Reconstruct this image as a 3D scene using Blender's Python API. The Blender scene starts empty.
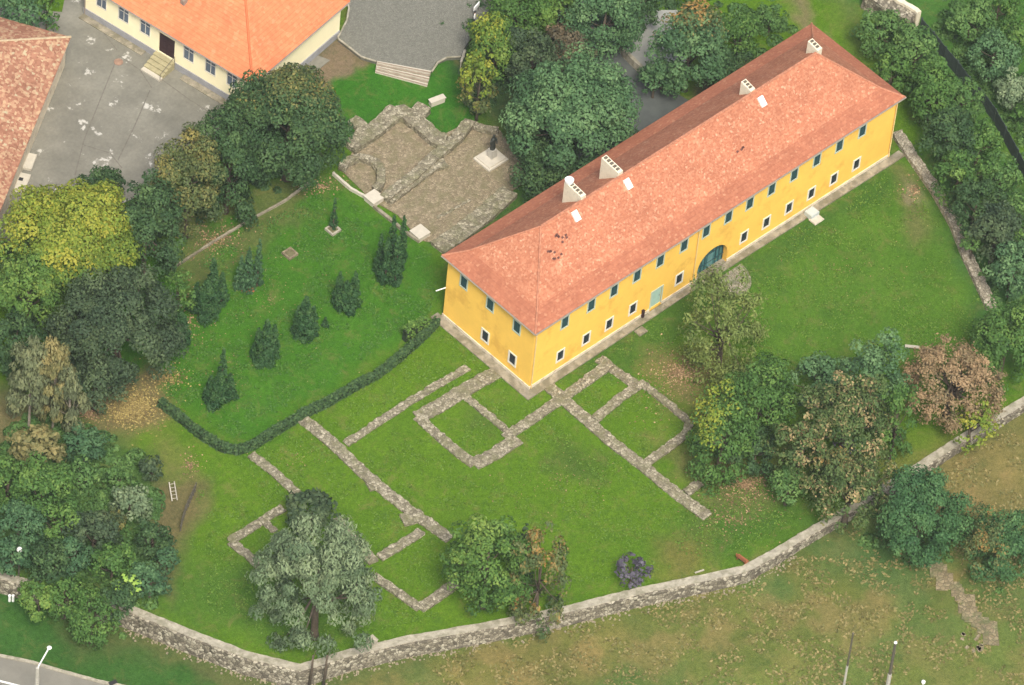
import bpy, math, random
import numpy as np
from mathutils import Vector

# ------------------------------------------------------------------ camera, sky, sun, exposure
S = 8.2 / 7.3
AZ, DEP, ROLL = math.radians(42.3539), math.radians(47.5091), math.radians(6.295)
FPX, DIST = 6504.3, 532.61 * S
TX, TY = 2.4481 * S, 4.6476 * S
W_, H_ = 1024, 685
fwd = np.array([math.cos(DEP) * math.cos(AZ), math.cos(DEP) * math.sin(AZ), -math.sin(DEP)])
_r = np.cross(fwd, [0, 0, 1.0]); _r /= np.linalg.norm(_r); _u = np.cross(_r, fwd)
rgt = _r * math.cos(ROLL) + _u * math.sin(ROLL)
upv = -_r * math.sin(ROLL) + _u * math.cos(ROLL)
CAM = np.array([TX, TY, 0.0]) - fwd * DIST

scene = bpy.context.scene
col = scene.collection
cam = bpy.data.cameras.new('camera')
co = bpy.data.objects.new('camera', cam)
col.objects.link(co)
scene.camera = co
from mathutils import Matrix
M4 = Matrix(((rgt[0], upv[0], -fwd[0], CAM[0]), (rgt[1], upv[1], -fwd[1], CAM[1]),
             (rgt[2], upv[2], -fwd[2], CAM[2]), (0, 0, 0, 1)))
co.matrix_world = M4
cam.sensor_fit = 'HORIZONTAL'
cam.sensor_width = 36
cam.lens = FPX / W_ * 36
cam.clip_start = 1
cam.clip_end = 8000

SUN_EL, SUN_AZ = math.radians(54), math.radians(-125)   # azimuth of the sun measured from +X towards +Y
world = bpy.data.worlds.new('World')
scene.world = world
world.use_nodes = True
wn = world.node_tree
bg = wn.nodes['Background']
sky = wn.nodes.new('ShaderNodeTexSky')
sky.sky_type = 'NISHITA'
sky.sun_disc = False
sky.sun_elevation = SUN_EL
sky.sun_rotation = math.pi / 2 - SUN_AZ
sky.dust_density = 4.0
sky.air_density = 1.0
sky.ozone_density = 0.6
hs = wn.nodes.new('ShaderNodeHueSaturation'); hs.inputs['Saturation'].default_value = 0.55
wn.links.new(sky.outputs[0], hs.inputs['Color']); wn.links.new(hs.outputs[0], bg.inputs[0])
bg.inputs[1].default_value = 0.15
sl = bpy.data.lights.new('sun', 'SUN')
sl.energy = 2.8
sl.angle = math.radians(16)
HAZE = 0.00009
sl.color = (1.0, 0.93, 0.80)
so = bpy.data.objects.new('sun', sl)
col.objects.link(so)
sd = Vector((math.cos(SUN_EL) * math.cos(SUN_AZ), math.cos(SUN_EL) * math.sin(SUN_AZ), math.sin(SUN_EL)))
so.rotation_euler = sd.to_track_quat('Z', 'Y').to_euler()
so.location = (0, 0, 200)
scene.view_settings.view_transform = 'Standard'
scene.view_settings.look = 'None'
scene.view_settings.exposure = 0.52
scene.view_settings.gamma = 1.0
scene.cycles.max_bounces = 5
scene.cycles.volume_bounces = 0
scene.cycles.transparent_max_bounces = 4

# ------------------------------------------------------------------ helpers
rng = np.random.default_rng(7)
PL = []          # boundary wall polyline (world), filled below: (x, y, drop)


def ray(px, py):
    d = fwd + rgt * ((px - 512) / FPX) - upv * ((py - 342.5) / FPX)
    return d


def at(px, py, z=0.0):
    """ground point seen at a place of the photograph, on the plane of height z"""
    d = ray(px, py)
    t = (z - CAM[2]) / d[2]
    p = CAM + d * t
    return (p[0], p[1], z)


def on_y0(px, py, y=0.0):
    d = ray(px, py); t = (y - CAM[1]) / d[1]; p = CAM + d * t
    return p[0], p[2]


def on_x0(px, py, x=0.0):
    d = ray(px, py); t = (x - CAM[0]) / d[0]; p = CAM + d * t
    return p[1], p[2]


def tag(o, label=None, cat=None, group=None, kind=None):
    if label: o['label'] = label
    if cat: o['category'] = cat
    if group: o['group'] = group
    if kind: o['kind'] = kind
    return o


def empty(name, loc, label, cat, group=None, rz=0.0):
    o = bpy.data.objects.new(name, None)
    o.empty_display_size = 0.3
    o.location = loc
    o.rotation_euler = (0, 0, rz)
    col.objects.link(o)
    return tag(o, label, cat, group)


def link(name, me, mat, parent=None):
    o = bpy.data.objects.new(name, me)
    col.objects.link(o)
    if mat is not None:
        for m in (mat if isinstance(mat, (list, tuple)) else [mat]):
            me.materials.append(m)
    if parent is not None:
        # meshes are written in world coordinates; keep them there under the parent
        T = Matrix.Translation(parent_loc(parent))
        me.transform((T @ Matrix.Rotation(parent_rz(parent), 4, 'Z')).inverted())
        o.parent = parent
    return o


def parent_rz(p):
    a = 0.0
    while p is not None:
        a += p.rotation_euler.z; p = p.parent
    return a


def parent_loc(p):
    v = Vector((0, 0, 0))
    while p is not None:
        v = v + Vector(p.location); p = p.parent
    return v


class MB:
    def __init__(s):
        s.v = []; s.f = []; s.m = []

    def poly(s, pts, m=0):
        n = len(s.v); s.v += [tuple(p) for p in pts]; s.f.append(tuple(range(n, n + len(pts)))); s.m.append(m)

    def box(s, c, size, rz=0.0, m=0, top=None):
        cx, cy, cz = c; sx, sy, sz = (size[0] / 2, size[1] / 2, size[2] / 2)
        k = 1.0 if top is None else top
        n = len(s.v); ca, sa = math.cos(rz), math.sin(rz)
        for dz, q in ((-sz, 1.0), (sz, k)):
            for dx, dy in ((-sx, -sy), (sx, -sy), (sx, sy), (-sx, sy)):
                dx *= q; dy *= q
                s.v.append((cx + dx * ca - dy * sa, cy + dx * sa + dy * ca, cz + dz))
        for f in ((0, 3, 2, 1), (4, 5, 6, 7), (0, 1, 5, 4), (1, 2, 6, 5), (2, 3, 7, 6), (3, 0, 4, 7)):
            s.f.append(tuple(n + i for i in f)); s.m.append(m)

    def prism(s, pts, z0, z1, m=0):
        """pts: xy loop"""
        a = sum(pts[i][0] * pts[(i + 1) % len(pts)][1] - pts[(i + 1) % len(pts)][0] * pts[i][1] for i in range(len(pts)))
        if a < 0: pts = pts[::-1]
        n = len(s.v); k = len(pts)
        s.v += [(p[0], p[1], z0) for p in pts] + [(p[0], p[1], z1) for p in pts]
        s.f.append(tuple(n + k + i for i in range(k))); s.m.append(m)
        s.f.append(tuple(n + i for i in reversed(range(k)))); s.m.append(m)
        for i in range(k):
            j = (i + 1) % k
            s.f.append((n + i, n + j, n + k + j, n + k + i)); s.m.append(m)

    def tube(s, pts, rad, n=8, m=0):
        pts = [np.array(p, float) for p in pts]
        if not hasattr(rad, '__len__'): rad = [rad] * len(pts)
        base = len(s.v)
        for i, p in enumerate(pts):
            d = pts[min(i + 1, len(pts) - 1)] - pts[max(i - 1, 0)]
            d = d / (np.linalg.norm(d) + 1e-9)
            a = np.cross(d, [0.3, 0.9, 0.1]) if abs(d[2]) > .5 else np.cross(d, [0, 0, 1.0])
            a /= np.linalg.norm(a); b = np.cross(d, a)
            for k in range(n):
                t = 2 * math.pi * k / n
                s.v.append(tuple(p + (a * math.cos(t) + b * math.sin(t)) * rad[i]))
        for i in range(len(pts) - 1):
            for k in range(n):
                q = (k + 1) % n
                s.f.append((base + i * n + k, base + i * n + q, base + (i + 1) * n + q, base + (i + 1) * n + k)); s.m.append(m)
        s.f.append(tuple(base + k for k in reversed(range(n)))); s.m.append(m)
        s.f.append(tuple(base + (len(pts) - 1) * n + k for k in range(n))); s.m.append(m)

    def lathe(s, c, prof, n=12, m=0, sx=1.0, sy=1.0):
        base = len(s.v)
        for r, z in prof:
            for k in range(n):
                t = 2 * math.pi * k / n
                s.v.append((c[0] + r * math.cos(t) * sx, c[1] + r * math.sin(t) * sy, c[2] + z))
        for i in range(len(prof) - 1):
            for k in range(n):
                q = (k + 1) % n
                s.f.append((base + i * n + k, base + i * n + q, base + (i + 1) * n + q, base + (i + 1) * n + k)); s.m.append(m)
        s.f.append(tuple(base + k for k in reversed(range(n)))); s.m.append(m)
        s.f.append(tuple(base + (len(prof) - 1) * n + k for k in range(n))); s.m.append(m)

    def build(s, name, mat, parent=None, smooth=False):
        me = bpy.data.meshes.new(name)
        me.from_pydata(s.v, [], s.f)
        me.polygons.foreach_set('material_index', s.m)
        if smooth: me.polygons.foreach_set('use_smooth', [True] * len(s.f))
        me.update()
        return link(name, me, mat, parent)


def quads_mesh(name, V, attr):
    """V (n,4,3) quads with one float per face"""
    n = len(V)
    me = bpy.data.meshes.new(name)
    me.vertices.add(n * 4); me.loops.add(n * 4); me.polygons.add(n)
    me.vertices.foreach_set('co', V.reshape(-1).astype(np.float32))
    me.loops.foreach_set('vertex_index', np.arange(n * 4, dtype=np.int32))
    me.polygons.foreach_set('loop_start', np.arange(0, n * 4, 4, dtype=np.int32))
    me.polygons.foreach_set('loop_total', np.full(n, 4, dtype=np.int32))
    a = me.attributes.new('tint', 'FLOAT', 'FACE')
    a.data.foreach_set('value', attr.astype(np.float32))
    me.update(calc_edges=True)
    return me


# ------------------------------------------------------------------ materials
def nt(name):
    m = bpy.data.materials.new(name); m.use_nodes = True
    return m, m.node_tree, m.node_tree.nodes['Principled BSDF']


def noise(t, scale, detail=4, rough=0.6, coord=None, dist=0.0):
    n = t.nodes.new('ShaderNodeTexNoise')
    n.inputs['Scale'].default_value = scale
    n.inputs['Detail'].default_value = detail
    n.inputs['Roughness'].default_value = rough
    n.inputs['Distortion'].default_value = dist
    if coord is None:
        g = t.nodes.new('ShaderNodeNewGeometry'); coord = g.outputs['Position']
    t.links.new(coord, n.inputs['Vector'])
    return n.outputs['Fac']


def ramp(t, fac, stops):
    r = t.nodes.new('ShaderNodeValToRGB')
    e = r.color_ramp.elements
    while len(e) < len(stops): e.new(0.5)
    for i, (p, c) in enumerate(stops):
        e[i].position = p
        e[i].color = (c[0], c[1], c[2], 1) if hasattr(c, '__len__') else (c, c, c, 1)
    t.links.new(fac, r.inputs[0])
    return r.outputs[0]


def mix(t, a, b, fac, mode='MIX'):
    m = t.nodes.new('ShaderNodeMix'); m.data_type = 'RGBA'; m.blend_type = mode
    for s, v in ((6, a), (7, b)):
        if hasattr(v, 'node'): t.links.new(v, m.inputs[s])
        else: m.inputs[s].default_value = (v[0], v[1], v[2], 1)
    if hasattr(fac, 'node'): t.links.new(fac, m.inputs[0])
    else: m.inputs[0].default_value = fac
    return m.outputs[2]


def bump(t, b, h, strength, dist):
    n = t.nodes.new('ShaderNodeBump'); n.inputs['Strength'].default_value = strength; n.inputs['Distance'].default_value = dist
    t.links.new(h, n.inputs['Height']); t.links.new(n.outputs[0], b.inputs['Normal'])


def plain(name, c, var=0.15, scale=1.2, rough=0.85, metal=0.0, dirt=None):
    m, t, b = nt(name)
    f = noise(t, scale, 6, 0.7)
    lo = [x * (1 - var) for x in c]; hi = [min(1, x * (1 + var)) for x in c]
    c_ = ramp(t, f, [(0.3, lo), (0.7, hi)])
    if dirt:
        c_ = mix(t, c_, dirt[0], ramp(t, noise(t, dirt[1], 5, 0.7), [(dirt[2], 0.0), (dirt[2] + 0.12, dirt[3])]))
    t.links.new(c_, b.inputs['Base Color'])
    b.inputs['Roughness'].default_value = rough; b.inputs['Metallic'].default_value = metal
    b.inputs['Specular IOR Level'].default_value = 0.3
    return m


def voro(t, scale, feat='F1', vec=None):
    v = t.nodes.new('ShaderNodeTexVoronoi'); v.feature = feat; v.inputs['Scale'].default_value = scale
    if vec is None: vec = t.nodes.new('ShaderNodeNewGeometry').outputs['Position']
    t.links.new(vec, v.inputs['Vector'])
    return v


def stone_mat(name, c0, c1, c2, scale=3.2, joint=(0.10, 0.09, 0.06), moss=None):
    m, t, b = nt(name)
    v = voro(t, scale)
    sep = t.nodes.new('ShaderNodeSeparateColor'); t.links.new(v.outputs['Color'], sep.inputs[0])
    c_ = ramp(t, sep.outputs[0], [(0.0, c0), (0.5, c1), (1.0, c2)])
    e = voro(t, scale, 'DISTANCE_TO_EDGE')
    jf = ramp(t, e.outputs['Distance'], [(0.0, 1.0), (0.09, 0.0)])
    c_ = mix(t, c_, joint, jf)
    c_ = mix(t, c_, (0.55, 0.55, 0.55), ramp(t, noise(t, 9, 3), [(0.4, 0.25), (0.6, 0.0)]), 'MULTIPLY')
    if moss:
        c_ = mix(t, c_, moss, ramp(t, noise(t, 0.9, 5, 0.7), [(0.46, 0.0), (0.62, 0.75)]))
    t.links.new(c_, b.inputs['Base Color'])
    b.inputs['Roughness'].default_value = 0.95
    b.inputs['Specular IOR Level'].default_value = 0.15
    bump(t, b, e.outputs['Distance'], 0.8, 0.12)
    return m


def tile_mat(name, lo, mid, hi, odd, zrow=0.2, cell=3.0, contrast=1.0):
    """clay roof tiles: courses by height, single tiles by cells, weathered patches"""
    m, t, b = nt(name)
    g = t.nodes.new('ShaderNodeNewGeometry')
    v = voro(t, cell, vec=g.outputs['Position'])
    sep = t.nodes.new('ShaderNodeSeparateColor'); t.links.new(v.outputs['Color'], sep.inputs[0])
    c_ = ramp(t, sep.outputs[0], [(0.0, lo), (0.55, mid), (0.93, hi), (1.0, odd)])
    big = ramp(t, noise(t, 0.35, 6, 0.65), [(0.35, (0.88, 0.86, 0.85)), (0.65, (1.08, 1.08, 1.06))])
    c_ = mix(t, c_, big, 1.0, 'MULTIPLY')
    sx = t.nodes.new('ShaderNodeSeparateXYZ'); t.links.new(g.outputs['Position'], sx.inputs[0])
    mm = t.nodes.new('ShaderNodeMath'); mm.operation = 'MULTIPLY'; mm.inputs[1].default_value = 1 / zrow
    t.links.new(sx.outputs[2], mm.inputs[0])
    fr = t.nodes.new('ShaderNodeMath'); fr.operation = 'FRACT'; t.links.new(mm.outputs[0], fr.inputs[0])
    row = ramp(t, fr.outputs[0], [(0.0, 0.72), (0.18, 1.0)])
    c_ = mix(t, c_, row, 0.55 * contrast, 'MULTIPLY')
    dark = ramp(t, noise(t, 1.6, 6, 0.75), [(0.64, 0.0), (0.72, 0.45)])
    c_ = mix(t, c_, (0.22, 0.13, 0.09), dark)
    t.links.new(c_, b.inputs['Base Color'])
    b.inputs['Roughness'].default_value = 0.9
    b.inputs['Specular IOR Level'].default_value = 0.2
    bump(t, b, fr.outputs[0], 0.35, 0.05)
    return m


def foliage(name, c0, c1, c2, trans=0.16, pos=(0.0, 0.55, 1.0)):
    m, t, b = nt(name)
    a = t.nodes.new('ShaderNodeAttribute'); a.attribute_name = 'tint'
    c_ = ramp(t, a.outputs['Fac'], [(pos[0], c0), (pos[1], c1), (pos[2], c2)])
    t.links.new(c_, b.inputs['Base Color'])
    b.inputs['Roughness'].default_value = 0.65
    b.inputs['Specular IOR Level'].default_value = 0.25
    tr = t.nodes.new('ShaderNodeBsdfTranslucent'); t.links.new(c_, tr.inputs['Color'])
    ms = t.nodes.new('ShaderNodeMixShader'); ms.inputs[0].default_value = trans
    t.links.new(b.outputs[0], ms.inputs[1]); t.links.new(tr.outputs[0], ms.inputs[2])
    t.links.new(ms.outputs[0], t.nodes['Material Output'].inputs[0])
    return m


MAT = dict(
    yellow=plain('yellow_plaster', (0.87, 0.53, 0.10), 0.06, 0.6, 0.9, dirt=((0.62, 0.33, 0.06), 0.34, 0.53, 0.55)),
    cream=plain('cream_plaster', (0.88, 0.80, 0.53), 0.04, 0.5, 0.9),
    plinth_grey=plain('grey_plinth_plaster', (0.30, 0.30, 0.31), 0.15, 1.5),
    plinth=plain('pale_plinth_plaster', (0.62, 0.55, 0.42), 0.2, 1.5, dirt=((0.32, 0.24, 0.17), 1.0, 0.55, 0.6)),
    apron=plain('weathered_concrete', (0.27, 0.24, 0.18), 0.4, 1.2, dirt=((0.15, 0.135, 0.085), 0.8, 0.46, 0.8)),
    frame=plain('white_window_surround', (0.72, 0.68, 0.58), 0.06, 3),
    frame_g=plain('pale_green_window_surround', (0.45, 0.52, 0.42), 0.1, 3),
    glass=plain('dark_window_glass', (0.02, 0.03, 0.04), 0.3, 1.0, 0.25),
    shutter=plain('dark_teal_shutter_paint', (0.025, 0.07, 0.075), 0.2, 4, 0.6),
    teal=plain('teal_gate_paint', (0.05, 0.16, 0.16), 0.2, 2, 0.6),
    pale_door=plain('pale_turquoise_door_paint', (0.36, 0.52, 0.44), 0.1, 2, 0.6),
    brown=plain('dark_brown_door_paint', (0.035, 0.015, 0.018), 0.2, 3, 0.6),
    chim=plain('lime_washed_chimney', (0.66, 0.60, 0.46), 0.1, 2, dirt=((0.35, 0.30, 0.22), 2.2, 0.58, 0.5)),
    dark=plain('near_black', (0.03, 0.03, 0.03), 0.2, 2),
    white=plain('white_paint', (0.78, 0.78, 0.75), 0.05, 2, 0.6),
    pipe=plain('cream_metal_pipe', (0.68, 0.50, 0.22), 0.1, 2, 0.6),
    gutter=plain('dull_zinc_gutter', (0.26, 0.22, 0.18), 0.1, 2, 0.6),
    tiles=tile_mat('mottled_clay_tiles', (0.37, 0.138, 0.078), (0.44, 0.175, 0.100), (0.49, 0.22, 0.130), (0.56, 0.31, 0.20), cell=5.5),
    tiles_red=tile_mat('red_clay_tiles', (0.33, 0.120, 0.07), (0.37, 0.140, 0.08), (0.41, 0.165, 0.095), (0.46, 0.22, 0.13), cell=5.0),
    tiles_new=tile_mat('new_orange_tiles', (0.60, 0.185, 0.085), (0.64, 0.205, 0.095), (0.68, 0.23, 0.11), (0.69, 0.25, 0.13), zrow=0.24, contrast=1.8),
    tiles_old=tile_mat('old_patched_tiles', (0.26, 0.12, 0.075), (0.36, 0.18, 0.115), (0.46, 0.31, 0.19), (0.42, 0.37, 0.24), cell=4.0),
    ridge=plain('ridge_tile_clay', (0.40, 0.17, 0.10), 0.35, 3),
    rubble=stone_mat('ruin_rubble', (0.17, 0.15, 0.105), (0.28, 0.25, 0.18), (0.44, 0.40, 0.30), 3.8, moss=(0.16, 0.155, 0.085)),
    rubble_w=stone_mat('boundary_rubble', (0.12, 0.105, 0.08), (0.26, 0.23, 0.17), (0.48, 0.44, 0.34), 3.1, joint=(0.07, 0.06, 0.045)),
    coping=plain('cement_coping', (0.35, 0.32, 0.25), 0.3, 1.8, dirt=((0.19, 0.18, 0.12), 1.3, 0.48, 0.7)),
    gravel=stone_mat('court_gravel', (0.19, 0.155, 0.10), (0.27, 0.22, 0.145), (0.36, 0.30, 0.205), 4.5, joint=(0.17, 0.14, 0.09), moss=(0.17, 0.155, 0.085)),
    cobble=stone_mat('grey_setts', (0.160, 0.158, 0.13), (0.19, 0.188, 0.158), (0.225, 0.22, 0.185), 6.0, joint=(0.13, 0.13, 0.11)),
    block=plain('white_stone_block', (0.50, 0.46, 0.38), 0.1, 2),
    wood=plain('weathered_brown_wood', (0.28, 0.10, 0.045), 0.25, 3),
    wood_g=plain('grey_weathered_wood', (0.42, 0.39, 0.32), 0.2, 3),
    darkboard=plain('dark_fence_boards', (0.045, 0.065, 0.055), 0.3, 3),
    bronze=plain('dark_bronze', (0.03, 0.035, 0.03), 0.3, 4, 0.5),
    bark=plain('bark', (0.09, 0.07, 0.05), 0.35, 4),
    bark_p=plain('pale_bark', (0.22, 0.19, 0.15), 0.35, 4),
    hedge=foliage('hedge_leaves', (0.025, 0.06, 0.025), (0.05, 0.10, 0.035), (0.10, 0.17, 0.05)),
    conc=plain('lamp_concrete', (0.40, 0.38, 0.33), 0.2, 3),
    steel=plain('dark_pole_metal', (0.10, 0.09, 0.07), 0.3, 3, 0.6),
    redtile=plain('red_brick_dust', (0.27, 0.17, 0.12), 0.3, 3),
    skin=plain('skin_tone', (0.50, 0.30, 0.20), 0.05, 3),
    navy=plain('navy_cloth', (0.02, 0.03, 0.08), 0.1, 3),
)
F = dict(
    dark=foliage('dark_green_leaves', (0.022, 0.056, 0.020), (0.044, 0.094, 0.032), (0.088, 0.152, 0.048)),
    mid=foliage('mid_green_leaves', (0.034, 0.086, 0.018), (0.066, 0.148, 0.030), (0.135, 0.228, 0.046)),
    blue=foliage('blue_green_leaves', (0.028, 0.076, 0.034), (0.056, 0.128, 0.052), (0.10, 0.185, 0.072)),
    haze=foliage('thin_olive_leaves', (0.09, 0.135, 0.032), (0.15, 0.20, 0.05), (0.22, 0.26, 0.07)),
    linden=foliage('linden_leaves', (0.036, 0.086, 0.036), (0.070, 0.150, 0.058), (0.14, 0.24, 0.095)),
    yellow=foliage('yellow_green_leaves', (0.075, 0.145, 0.022), (0.17, 0.235, 0.028), (0.33, 0.32, 0.04)),
    lime=foliage('lime_green_leaves', (0.05, 0.12, 0.025), (0.10, 0.19, 0.035), (0.18, 0.26, 0.05)),
    olive=foliage('olive_turning_leaves', (0.050, 0.080, 0.030), (0.095, 0.125, 0.040), (0.24, 0.20, 0.055)),
    orange=foliage('orange_tipped_leaves', (0.05, 0.095, 0.035), (0.12, 0.15, 0.05), (0.36, 0.20, 0.06), pos=(0, 0.55, 1)),
    silver=foliage('silver_willow_leaves', (0.080, 0.130, 0.065), (0.145, 0.205, 0.105), (0.24, 0.30, 0.16)),
    birch=foliage('grey_green_birch_leaves', (0.085, 0.105, 0.055), (0.14, 0.165, 0.08), (0.22, 0.23, 0.11)),
    gold=foliage('golden_birch_leaves', (0.11, 0.12, 0.05), (0.19, 0.18, 0.07), (0.30, 0.25, 0.10)),
    brown=foliage('russet_leaves', (0.15, 0.13, 0.065), (0.27, 0.19, 0.10), (0.40, 0.27, 0.15)),
    fleck=foliage('seeded_ash_leaves', (0.040, 0.080, 0.024), (0.095, 0.145, 0.042), (0.42, 0.29, 0.15), pos=(0, 0.62, 0.95)),
    rust=foliage('reddish_dark_leaves', (0.055, 0.055, 0.035), (0.115, 0.095, 0.055), (0.19, 0.135, 0.075)),
    slate=foliage('slate_dark_leaves', (0.026, 0.052, 0.026), (0.050, 0.084, 0.038), (0.095, 0.135, 0.058)),
    purple=foliage('purple_grey_leaves', (0.06, 0.055, 0.075), (0.10, 0.09, 0.12), (0.15, 0.14, 0.17)),
    thuja=foliage('thuja_sprays', (0.016, 0.055, 0.020), (0.036, 0.095, 0.030), (0.075, 0.15, 0.045)),
    feather=foliage('feathery_green_leaves', (0.028, 0.085, 0.030), (0.055, 0.135, 0.045), (0.10, 0.20, 0.065)),
    litter=foliage('fallen_yellow_leaves', (0.10, 0.075, 0.035), (0.24, 0.18, 0.06), (0.42, 0.34, 0.12), trans=0.05),
    litter_b=foliage('fallen_brown_leaves', (0.12, 0.08, 0.045), (0.24, 0.15, 0.08), (0.42, 0.30, 0.16), trans=0.05),
    scrub=foliage('scrub_leaves', (0.042, 0.104, 0.028), (0.080, 0.165, 0.042), (0.14, 0.235, 0.06)),
)

# ------------------------------------------------------------------ terrain
# inner top edge of the long boundary wall and how far the ground drops outside it
_wpx = [(-60, 548, 2.2), (-2, 571, 2.2), (128, 604, 2.9), (190, 629, 2.9), (250, 652, 2.9), (300, 664, 2.9), (345, 650, 2.6), (410, 635, 2.4),
        (480, 623, 2.3), (560, 607, 2.1), (640, 587, 2.0), (700, 575, 1.8), (742, 566, 1.6), (775, 548, 1.2), (805, 530, 1.0), (850, 504, 0.9),
        (900, 474, 0.9), (960, 435, 0.9), (1024, 396, 0.9), (1110, 345, 0.9)]
WT = 0.25
_wpx = [(a, b, .9 + (c - .9) * .62) for a, b, c in _wpx]
WP = np.array([at(a, b, WT)[:2] for a, b, _ in _wpx]); WD = np.array([c for *_, c in _wpx])
# courtyard at the top that stands above the lawn, with steps down to it
YARD_Z = 0.45
yard_px = [(345, -30), (349, 8), (347, 18), (338, 38), (361, 56), (377, 61), (431, 71), (436, 62), (447, 57), (461, 56), (466, 45), (480, 25), (520, -30)]
yard = [at(a, b, YARD_Z)[:2] for a, b in yard_px]


def polydist(P, poly, closed=False):
    """signed side + distance + index parameter of nearest point of a polyline"""
    best = np.full(len(P), 1e9); par = np.zeros(len(P)); side = np.zeros(len(P))
    n = len(poly)
    for i in range(n if closed else n - 1):
        a, b = poly[i], poly[(i + 1) % n]; ab = b - a
        t = np.clip(((P - a) @ ab) / (ab @ ab), 0, 1)
        q = a + t[:, None] * ab; d = np.linalg.norm(P - q, axis=1)
        cr = ab[0] * (P[:, 1] - a[1]) - ab[1] * (P[:, 0] - a[0])
        m = d < best - 1e-9
        best[m] = d[m]; par[m] = i + t[m]; side[m] = np.sign(cr[m])
    return best, par, side


def inside(P, poly):
    poly = np.asarray(poly); r = np.zeros(len(P), bool); n = len(poly)
    for i in range(n):
        x1, y1 = poly[i]; x2, y2 = poly[(i + 1) % n]
        c = ((y1 > P[:, 1]) != (y2 > P[:, 1]))
        xi = (x2 - x1) * (P[:, 1] - y1) / ((y2 - y1) if y2 != y1 else 1e-9) + x1
        r ^= c & (P[:, 0] < xi)
    return r


def vnoise(P, scale, seed=0):
    r = np.random.default_rng(seed); G = r.random((64, 64))
    q = P / scale; i = np.floor(q).astype(int); f = q - i; f = f * f * (3 - 2 * f)
    g = lambda a, b: G[a % 64, b % 64]
    return (g(i[:, 0], i[:, 1]) * (1 - f[:, 0]) + g(i[:, 0] + 1, i[:, 1]) * f[:, 0]) * (1 - f[:, 1]) + \
           (g(i[:, 0], i[:, 1] + 1) * (1 - f[:, 0]) + g(i[:, 0] + 1, i[:, 1] + 1) * f[:, 0]) * f[:, 1]


# ext polyline for side tests (extended far past the frame)
_e0 = WP[0] + (WP[0] - WP[1]) / np.linalg.norm(WP[0] - WP[1]) * 3000
_e1 = WP[-1] + (WP[-1] - WP[-2]) / np.linalg.norm(WP[-1] - WP[-2]) * 3000
WPX = np.vstack([_e0, WP, _e1]); WDX = np.r_[WD[0], WD, WD[-1]]


def zterr(P):
    P = np.atleast_2d(np.asarray(P, float))
    d, par, side = polydist(P, WPX)
    drop = np.interp(par, np.arange(len(WDX)), WDX) - WT
    # slope away a little further out
    out = (side < 0) & (d > 0.35)
    far = np.clip((d - 3) / 25, 0, 1) * 0.5
    z = np.where(out, -drop - far, 0.0)
    z = np.where(out & (d > 1.5), z + (vnoise(P, 6, 3) - .5) * 0.35 * np.clip((d - 1.5) / 4, 0, 1), z)
    return z


def gt(px, py):
    z = 0.0
    for _ in range(6):
        p = at(px, py, z); z = float(zterr([p[:2]])[0])
    p = at(px, py, z)
    return p


def wpoly(pts):
    return [gt(a, b)[:2] for a, b in pts]


g0x, g1x, g0y, g1y = -82, 92, -72, 92
st = 0.4
ax = np.arange(g0x, g1x + st / 2, st); ay = np.arange(g0y, g1y + st / 2, st)
gr = np.array([1, 3, 8, 20, 50, 120, 300, 600, 900.])
ax = np.r_[(g0x - gr)[::-1], ax, g1x + gr]; ay = np.r_[(g0y - gr)[::-1], ay, g1y + gr]
X, Y = np.meshgrid(ax, ay); P = np.c_[X.ravel(), Y.ravel()]
Z = zterr(P)
lawnbump = (vnoise(P, 9, 5) - .5) * 0.04
Z = Z + np.where(Z > -0.01, lawnbump - 0.02, lawnbump)

# colours of the ground: grass, drier grass, soil; tree shade is painted in as darker green
C_lawn = np.array([0.080, 0.165, 0.012]); C_rich = np.array([0.036, 0.136, 0.013]); C_dry = np.array([0.185, 0.165, 0.055])
C_soil = np.array([0.16, 0.12, 0.065]); C_dark = np.array([0.030, 0.085, 0.022]); C_olive = np.array([0.085, 0.115, 0.035])
J = np.c_[vnoise(P, 2.5, 11), vnoise(P, 2.5, 12)] - .5
J += (np.c_[vnoise(P, 0.9, 13), vnoise(P, 0.9, 14)] - .5) * .6
Pj = P + J * 1.8
colr = np.tile(C_lawn, (len(P), 1))


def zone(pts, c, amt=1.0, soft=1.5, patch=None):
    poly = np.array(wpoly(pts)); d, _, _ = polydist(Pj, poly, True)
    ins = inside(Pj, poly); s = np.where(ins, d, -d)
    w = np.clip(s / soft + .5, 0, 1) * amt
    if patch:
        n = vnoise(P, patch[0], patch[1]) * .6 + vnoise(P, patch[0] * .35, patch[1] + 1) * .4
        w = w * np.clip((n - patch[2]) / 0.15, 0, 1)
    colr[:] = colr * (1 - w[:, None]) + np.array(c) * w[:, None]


d_, par_, side_ = polydist(P, WPX)
outm = np.clip((d_ - .4) / .5, 0, 1) * (side_ < 0)
colr = colr * (1 - outm[:, None]) + C_olive * outm[:, None]
zone([(100, 300), (230, 180), (330, 170), (440, 250), (440, 320), (245, 452), (160, 400), (110, 420)], C_rich, .75, 3)
zone([(320, 60), (470, 50), (480, 150), (420, 160), (330, 130)], C_rich, 1, 1)
zone([(700, 300), (890, 160), (920, 150), (1000, 310), (1040, 380), (900, 420), (760, 400)], (0.064, 0.148, 0.018), .85, 5)
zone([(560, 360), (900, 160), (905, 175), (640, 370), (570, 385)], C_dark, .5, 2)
zone([(700, 480), (800, 470), (815, 530), (730, 560), (650, 560)], C_dark, .5, 4)  # tree group's shade painted into the lawn colour
zone([(120, 600), (290, 650), (330, 640), (380, 620), (250, 560), (160, 560)], (0.050, 0.120, 0.022), .6, 4)
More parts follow.
